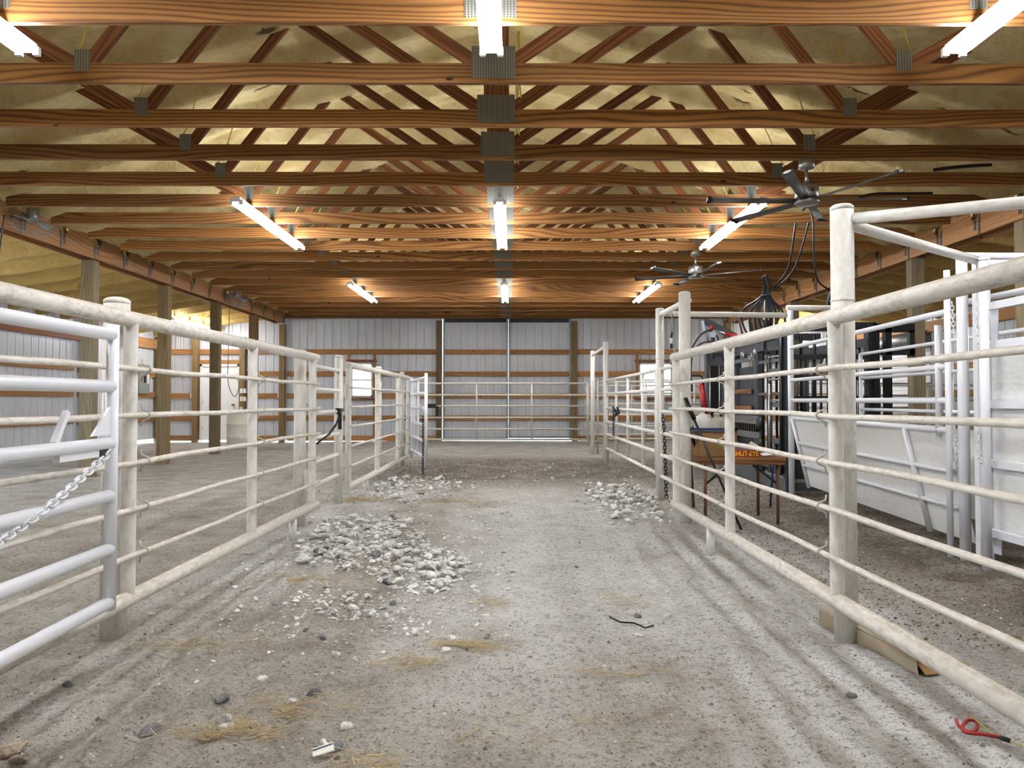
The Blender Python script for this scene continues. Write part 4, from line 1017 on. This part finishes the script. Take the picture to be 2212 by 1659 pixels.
# ------------------------------------------------------------------ stones
def rock_mesh(seed,flat=.6):
    import bmesh
    bm=bmesh.new(); bmesh.ops.create_icosphere(bm,subdivisions=2,radius=.5); rnd=random.Random(seed)
    planes=[(Vector((rnd.gauss(0,1),rnd.gauss(0,1),rnd.gauss(0,1))).normalized(),rnd.uniform(.26,.42)) for _ in range(9)]
    for v in bm.verts:
        for n_,d_ in planes:
            e=v.co.dot(n_)-d_
            if e>0: v.co-=n_*e
        v.co.z*=flat; v.co*=1+.05*noise.noise(v.co*5+Vector((seed,0,0)))
    me=bpy.data.meshes.new('rock'); bm.to_mesh(me); bm.free(); return me
RM=[rock_mesh(i,.5+.08*(i%4)) for i in range(7)]
RMD=[rock_mesh(20+i,.6) for i in range(3)]
RMC=[rock_mesh(40,.5)]; RMC[0].materials.append(M['clod'])
for m_ in RM: m_.materials.append(M['rock'])
for m_ in RMD: m_.materials.append(M['rock_dark'])
def put_rock(x,y,s_,label,group,me=None,rz=None,name='rock',lift=0.0):
    o=bpy.data.objects.new(name,me or random.choice(RM)); COL.objects.link(o)
    o.scale=(s_*random.uniform(.85,1.3),s_*random.uniform(.7,1.0),s_*random.uniform(.8,1.1)); o.rotation_euler=(random.uniform(-.3,.3),random.uniform(-.3,.3),random.uniform(0,6.28) if rz is None else rz)
    o.location=(x,y,fz(x,y)+s_*.16+lift); return tag(o,label,'rock',group)
singles=[(333,1567,.065,'dark grey angular stone alone in the left foreground',1),(485,1506,.055,'grey stone above the straw in the left foreground',1),(495,1575,.062,'pale blocky stone sitting in the straw clump',0),(490,1550,.045,'pale stone behind the blocky stone in the straw',0),
 (572,1470,.042,'pale pointed stone left of the trash, near the track',0),(636,1517,.045,'flat pale stone left of the leaning grey stone',0),(682,1505,.05,'grey stone leaning near the second straw wisp',1),(158,1475,.045,'half buried grey stone near the left edge',1),
 (38,1630,.085,'broad brown stone in the bottom left corner',0),(55,1645,.06,'small brown stone in the bottom left corner',0),(730,1420,.05,'white broken stone left of centre',0),(752,1570,.04,'small stone pair above the scrap of litter',0),
 (730,1605,.045,'dark stone right beside the scrap of litter',1),(706,1600,.035,'tan stone touching the scrap of litter',0),(978,1388,.055,'grey flat stone upright at the straw in the centre',0),(930,1353,.04,'bright white stone at the tail of the stone spill',0),
 (962,1412,.045,'flat pale stone below the centre straw',0),(1052,1380,.033,'small dark stone right of the centre straw',1),(1097,1380,.035,'small white stone right of the dark one',0),(1375,1336,.04,'grey stone by the black twig',1),(1440,1338,.045,'pale stone right of the black twig',0),
 (1380,1383,.035,'white stone below the black twig',0),(1835,1503,.04,'flat grey stone near the right foreground rail',1),(850,1310,.05,'dark pointed stone on the stone spill',1),(765,1320,.055,'pale cluster stone at the middle of the spill',0),(1245,1225,.03,'small dark stone in the middle of the lane',1),
 (820,1590,.0,'',0)]
for px,py,s_,lab,dk in singles:
    if s_<=0: continue
    x,y=GP(px,py); put_rock(x,y,s_*1.1,lab,None,RMC[0] if 'brown' in lab else random.choice(RMD if dk else RM))
def inpoly(x,y,P):
    c=False; j=len(P)-1
    for i in range(len(P)):
        if (P[i][1]>y)!=(P[j][1]>y) and x<(P[j][0]-P[i][0])*(y-P[i][1])/(P[j][1]-P[i][1])+P[i][0]: c=not c
        j=i
    return c
piles=[([(700,1128),(800,1112),(880,1120),(930,1180),(1010,1200),(1045,1225),(1000,1262),(930,1300),(860,1270),(760,1235),(640,1215),(645,1170)],150,'white crushed stone in the big spill left of centre','crushed stones of the big left spill',.055,.09,1150),
       ([(800,1060),(850,1030),(960,1030),(1000,1050),(960,1085),(880,1090),(800,1080),(770,1095),(760,1070)],45,'crushed stone in the spill beside the far left panel','crushed stones beside the far left panel',.055,.085,480),
       ([(1260,1062),(1330,1045),(1420,1078),(1432,1120),(1400,1130),(1330,1122),(1290,1098)],70,'crushed stone in the pile at the foot of the right post','crushed stones at the foot of the right post',.065,.11,330),
       ([(620,1290),(760,1290),(900,1335),(950,1370),(880,1380),(760,1345),(640,1330)],24,'loose stone trailing below the big left spill','loose stones below the big left spill',.028,.052,160),
       ([(620,1180),(900,1100),(1100,1180),(1080,1330),(900,1440),(640,1420),(560,1300)],16,'stray pale stone scattered around the big left spill','stray stones around the big left spill',.025,.045,260),
       ([(1230,1020),(1440,1030),(1460,1150),(1300,1200),(1220,1120)],8,'stray pale stone scattered around the right post pile','stray stones around the right post pile',.03,.05,120),
       ([(880,1000),(1250,1000),(1300,1060),(860,1070)],10,'stray pale stone on the dark band crossing the alley','stray stones on the dark band across the alley',.035,.06,200)]
def world_poly(P): return [GP(*p) for p in P]
stuff=MB()
def add_rock(mbd,x,y,s_,z):
    me=random.choice(RM); R=Matrix.Rotation(random.uniform(0,6.28),3,'Z')@Matrix.Rotation(random.uniform(-.4,.4),3,'X'); b=len(mbd.v)
    sx,sy,sz=s_*random.uniform(.8,1.3),s_*random.uniform(.7,1.1),s_*random.uniform(.7,1.0)
    for v in me.vertices:
        c=R@Vector((v.co.x*sx,v.co.y*sy,v.co.z*sz)); mbd.v.append((x+c.x,y+c.y,z+c.z))
    for p in me.polygons: mbd.f.append(tuple(b+i for i in p.vertices)); mbd.uv.append([(0,0)]*len(p.vertices)); mbd.sm.append(False)
for P,n_big,lab,grp,s0,s1,n_small in piles:
    WP=world_poly(P); xs=[p[0] for p in WP]; ys_=[p[1] for p in WP]; k_=0; cen=(sum(xs)/len(xs),sum(ys_)/len(ys_))
    while k_<n_big:
        x=random.uniform(min(xs),max(xs)); y=random.uniform(min(ys_),max(ys_))
        if inpoly(x,y,WP): put_rock(x,y,random.uniform(s0,s1),lab,grp,RMD[0] if random.random()<.06 else None,lift=random.uniform(0,.03)); k_+=1
    k_=0
    while k_<n_small:
        x=random.uniform(min(xs)-.2,max(xs)+.2); y=random.uniform(min(ys_)-.3,max(ys_)+.3)
        if inpoly(x,y,WP) or random.random()<.12: q_=random.uniform(.02,s0*.95); add_rock(stuff,x,y,q_,fz(x,y)+q_*.12); k_+=1
tag(stuff.build('gravel',M['rock']),'small pale gravel strewn among the larger stones','gravel',kind='stuff')
# loose crumbs over the whole alley
cr=MB(); rnd=random.Random(5)
def crumb(m_,x,y,s_,z):
    b=len(m_.v); a=rnd.uniform(0,6.28)
    for i in range(4):
        th=a+PI/2*i; m_.v.append((x+s_*rnd.uniform(.6,1.2)*math.cos(th),y+s_*rnd.uniform(.4,1.0)*math.sin(th),z-.001))
    m_.v.append((x+rnd.uniform(-.3,.3)*s_,y+rnd.uniform(-.3,.3)*s_,z+s_*rnd.uniform(.4,.9)))
    for i in range(4): m_.f.append((b+i,b+(i+1)%4,b+4)); m_.uv.append([(0,0)]*3); m_.sm.append(False)
for i in range(9000):
    y=1.6+8.5*rnd.random()**1.8; x=rnd.uniform(-2.6,2.9)*(.6+.05*y)
    crumb(cr,x,y,rnd.uniform(.002,.007) if rnd.random()<.97 else rnd.uniform(.008,.016),fz(x,y))
tag(cr.build('dirt_crumbs',M['clod']),'loose crumbs of dry dirt scattered over the alley floor','dirt',kind='stuff')
cr=MB()
for i in range(3500):
    y=1.6+8.5*rnd.random()**1.6; x=rnd.uniform(-2.2,2.6)
    crumb(cr,x,y,rnd.uniform(.003,.010),fz(x,y))
tag(cr.build('limestone_chips',M['rock']),'tiny pale stone chips scattered over the alley floor','stone chips',kind='stuff')
cr=MB()
for i in range(6000):
    y=rnd.uniform(3.2,9.5); x=rnd.uniform(1.7,3.6); crumb(cr,x,y,rnd.uniform(.004,.013),fz(x,y))
for i in range(2600):
    y=rnd.gauss(11.5,1.1); x=rnd.uniform(-2.4,2.6); crumb(cr,x,y,rnd.uniform(.006,.015),fz(x,y))
tag(cr.build('mulch',m_plain('dark_mulch',sr(122,104,84),.9,0,.2,.3,40)),'dark mulch and dung crumbs beside the chutes and across the alley','mulch',kind='stuff')
# straw
def straw(px,py,n_,rx,ry,label,L=.09):
    cx,cy=GP(px,py); b=MB()
    for i in range(n_):
        x=cx+rnd.gauss(0,rx); y=cy+rnd.gauss(0,ry); a=rnd.gauss(0,.7); l=L*rnd.uniform(.4,1.2); z=fz(x,y)+rnd.uniform(.002,.02)
        b.bar((x-l/2*math.cos(a),y-l/2*math.sin(a),z),(x+l/2*math.cos(a),y+l/2*math.sin(a),z+rnd.uniform(-.008,.012)),.0022,.0014)
    tag(b.build('straw_wisp',M['straw']),label,'straw',kind='stuff')
straw(500,1580,170,.10,.03,'dry straw wisp around the blocky stone, left foreground'); straw(640,1530,90,.10,.05,'thin straw wisp left of the litter scrap')
straw(1010,1400,110,.10,.035,'straw wisp in the centre of the lane'); straw(900,1440,60,.09,.04,'straw strands below the centre wisp')
straw(780,1082,260,.16,.08,'heap of straw beside the third left post',.12); straw(660,1250,120,.18,.05,'straw wisp by the end of the near left panel'); straw(1010,1085,120,.28,.06,'thin straw line crossing the lane',.14)
straw(800,1640,40,.08,.03,'straw strands by the bottom edge'); straw(1250,1570,40,.25,.08,'few straw strands scattered right of centre'); straw(1330,1300,40,.1,.1,'straw strands above the black twig')
straw(1330,1462,24,.12,.02,'straw stem low in the right lane',.16); straw(430,1395,70,.16,.03,'straw wisp left of the white broken stone'); straw(1065,1310,40,.06,.05,'straw knot in the middle of the pale lane')
tag(MB().path([( *GP(1315,1335),.015),( *GP(1338,1349),.02),( *GP(1368,1350),.018),( *GP(1392,1360),.016),( *GP(1410,1356),.02)],.004,6).build('twig',M['twig']),'black bent twig on the right of the lane','twig')
tag(MB().path([( *GP(985,1600),.012),( *GP(1045,1572),.016)],.003,6).build('twig',M['straw']),'straight pale twig low in the centre','twig')
# litter and lead rope
r=thing('litter_packet','small crumpled white packet with a blue stripe near the bottom edge','packet',( *GP(702,1622),.012),.5)
b=MB(); b.poly([(-.035,-.02,.0),(.03,-.024,.006),(.038,.018,.012),(-.028,.022,.004)],.003,(0,0,1)); b.build('packet_wrap',M['white_plastic'],r)
b=MB(); b.poly([(-.030,.006,.0065),(.034,.006,.0125),(.035,.012,.013),(-.029,.012,.0065)],.001,(0,0,1)); b.build('blue_stripe',M['navy'],r)
r=thing('lead_rope','red lead rope coiled on the dirt in the lower right corner','rope',( *GP(2095,1592),.012)); o_=Vector((*GP(2095,1592),.0))
def G3(px,py,z=.012):
    x,y=GP(px,py); return Vector((x,y,z+fz(x,y)))-o_
MB().path(spline([G3(2056,1575),G3(2062,1590),G3(2080,1600),G3(2100,1600),G3(2104,1585),G3(2085,1578),G3(2068,1588),G3(2072,1600),G3(2110,1608),G3(2150,1617)],2),.006,8).build('rope_strap',M['red'],r)
MB().path([G3(2150,1617),G3(2172,1624)],.008,8).build('rope_end',M['black'],r)
MB().path(spline([G3(2085,1575,.02),G3(2120,1600,.02),G3(2180,1630,.01),G3(2208,1642,.01)]),.0018,6).build('twine',M['yellow_wire'],r)
# cardboard carton lying by the foreground post
r=thing('cardboard_carton','flattened long cardboard carton lying at the foot of the foreground post','carton',(1.68,3.03,fz(1.68,3.03)),math.radians(9)); c=M['card_pale']
b=MB(); b.box(-.085,.085,-.16,.5,0,.004); b.box(-.088,-.084,-.16,.5,0,.07); b.box(.084,.088,-.16,.5,0,.06); b.poly([(-.088,-.16,.07),(.088,-.16,.062),(.088,.5,.07),(-.088,.5,.08)],.004,(0,0,1)); b.build('carton_body',c,r)
MB().poly([(-.07,-.19,.012),(.075,-.18,.01),(.085,-.15,.05),(-.08,-.15,.05)],.003,(0,-1,.4)).build('carton_flap',M['card'],r)
MB().poly([(-.088,-.16,.0),(-.088,-.16,.07),(-.13,-.22,.05),(-.12,-.22,.005)],.003,(1,0,0)).build('carton_flap',c,r)
MB().poly([(.088,-.16,.0),(.088,-.16,.06),(.12,-.20,.05),(.11,-.2,.005)],.003,(1,0,0)).build('carton_flap',c,r)
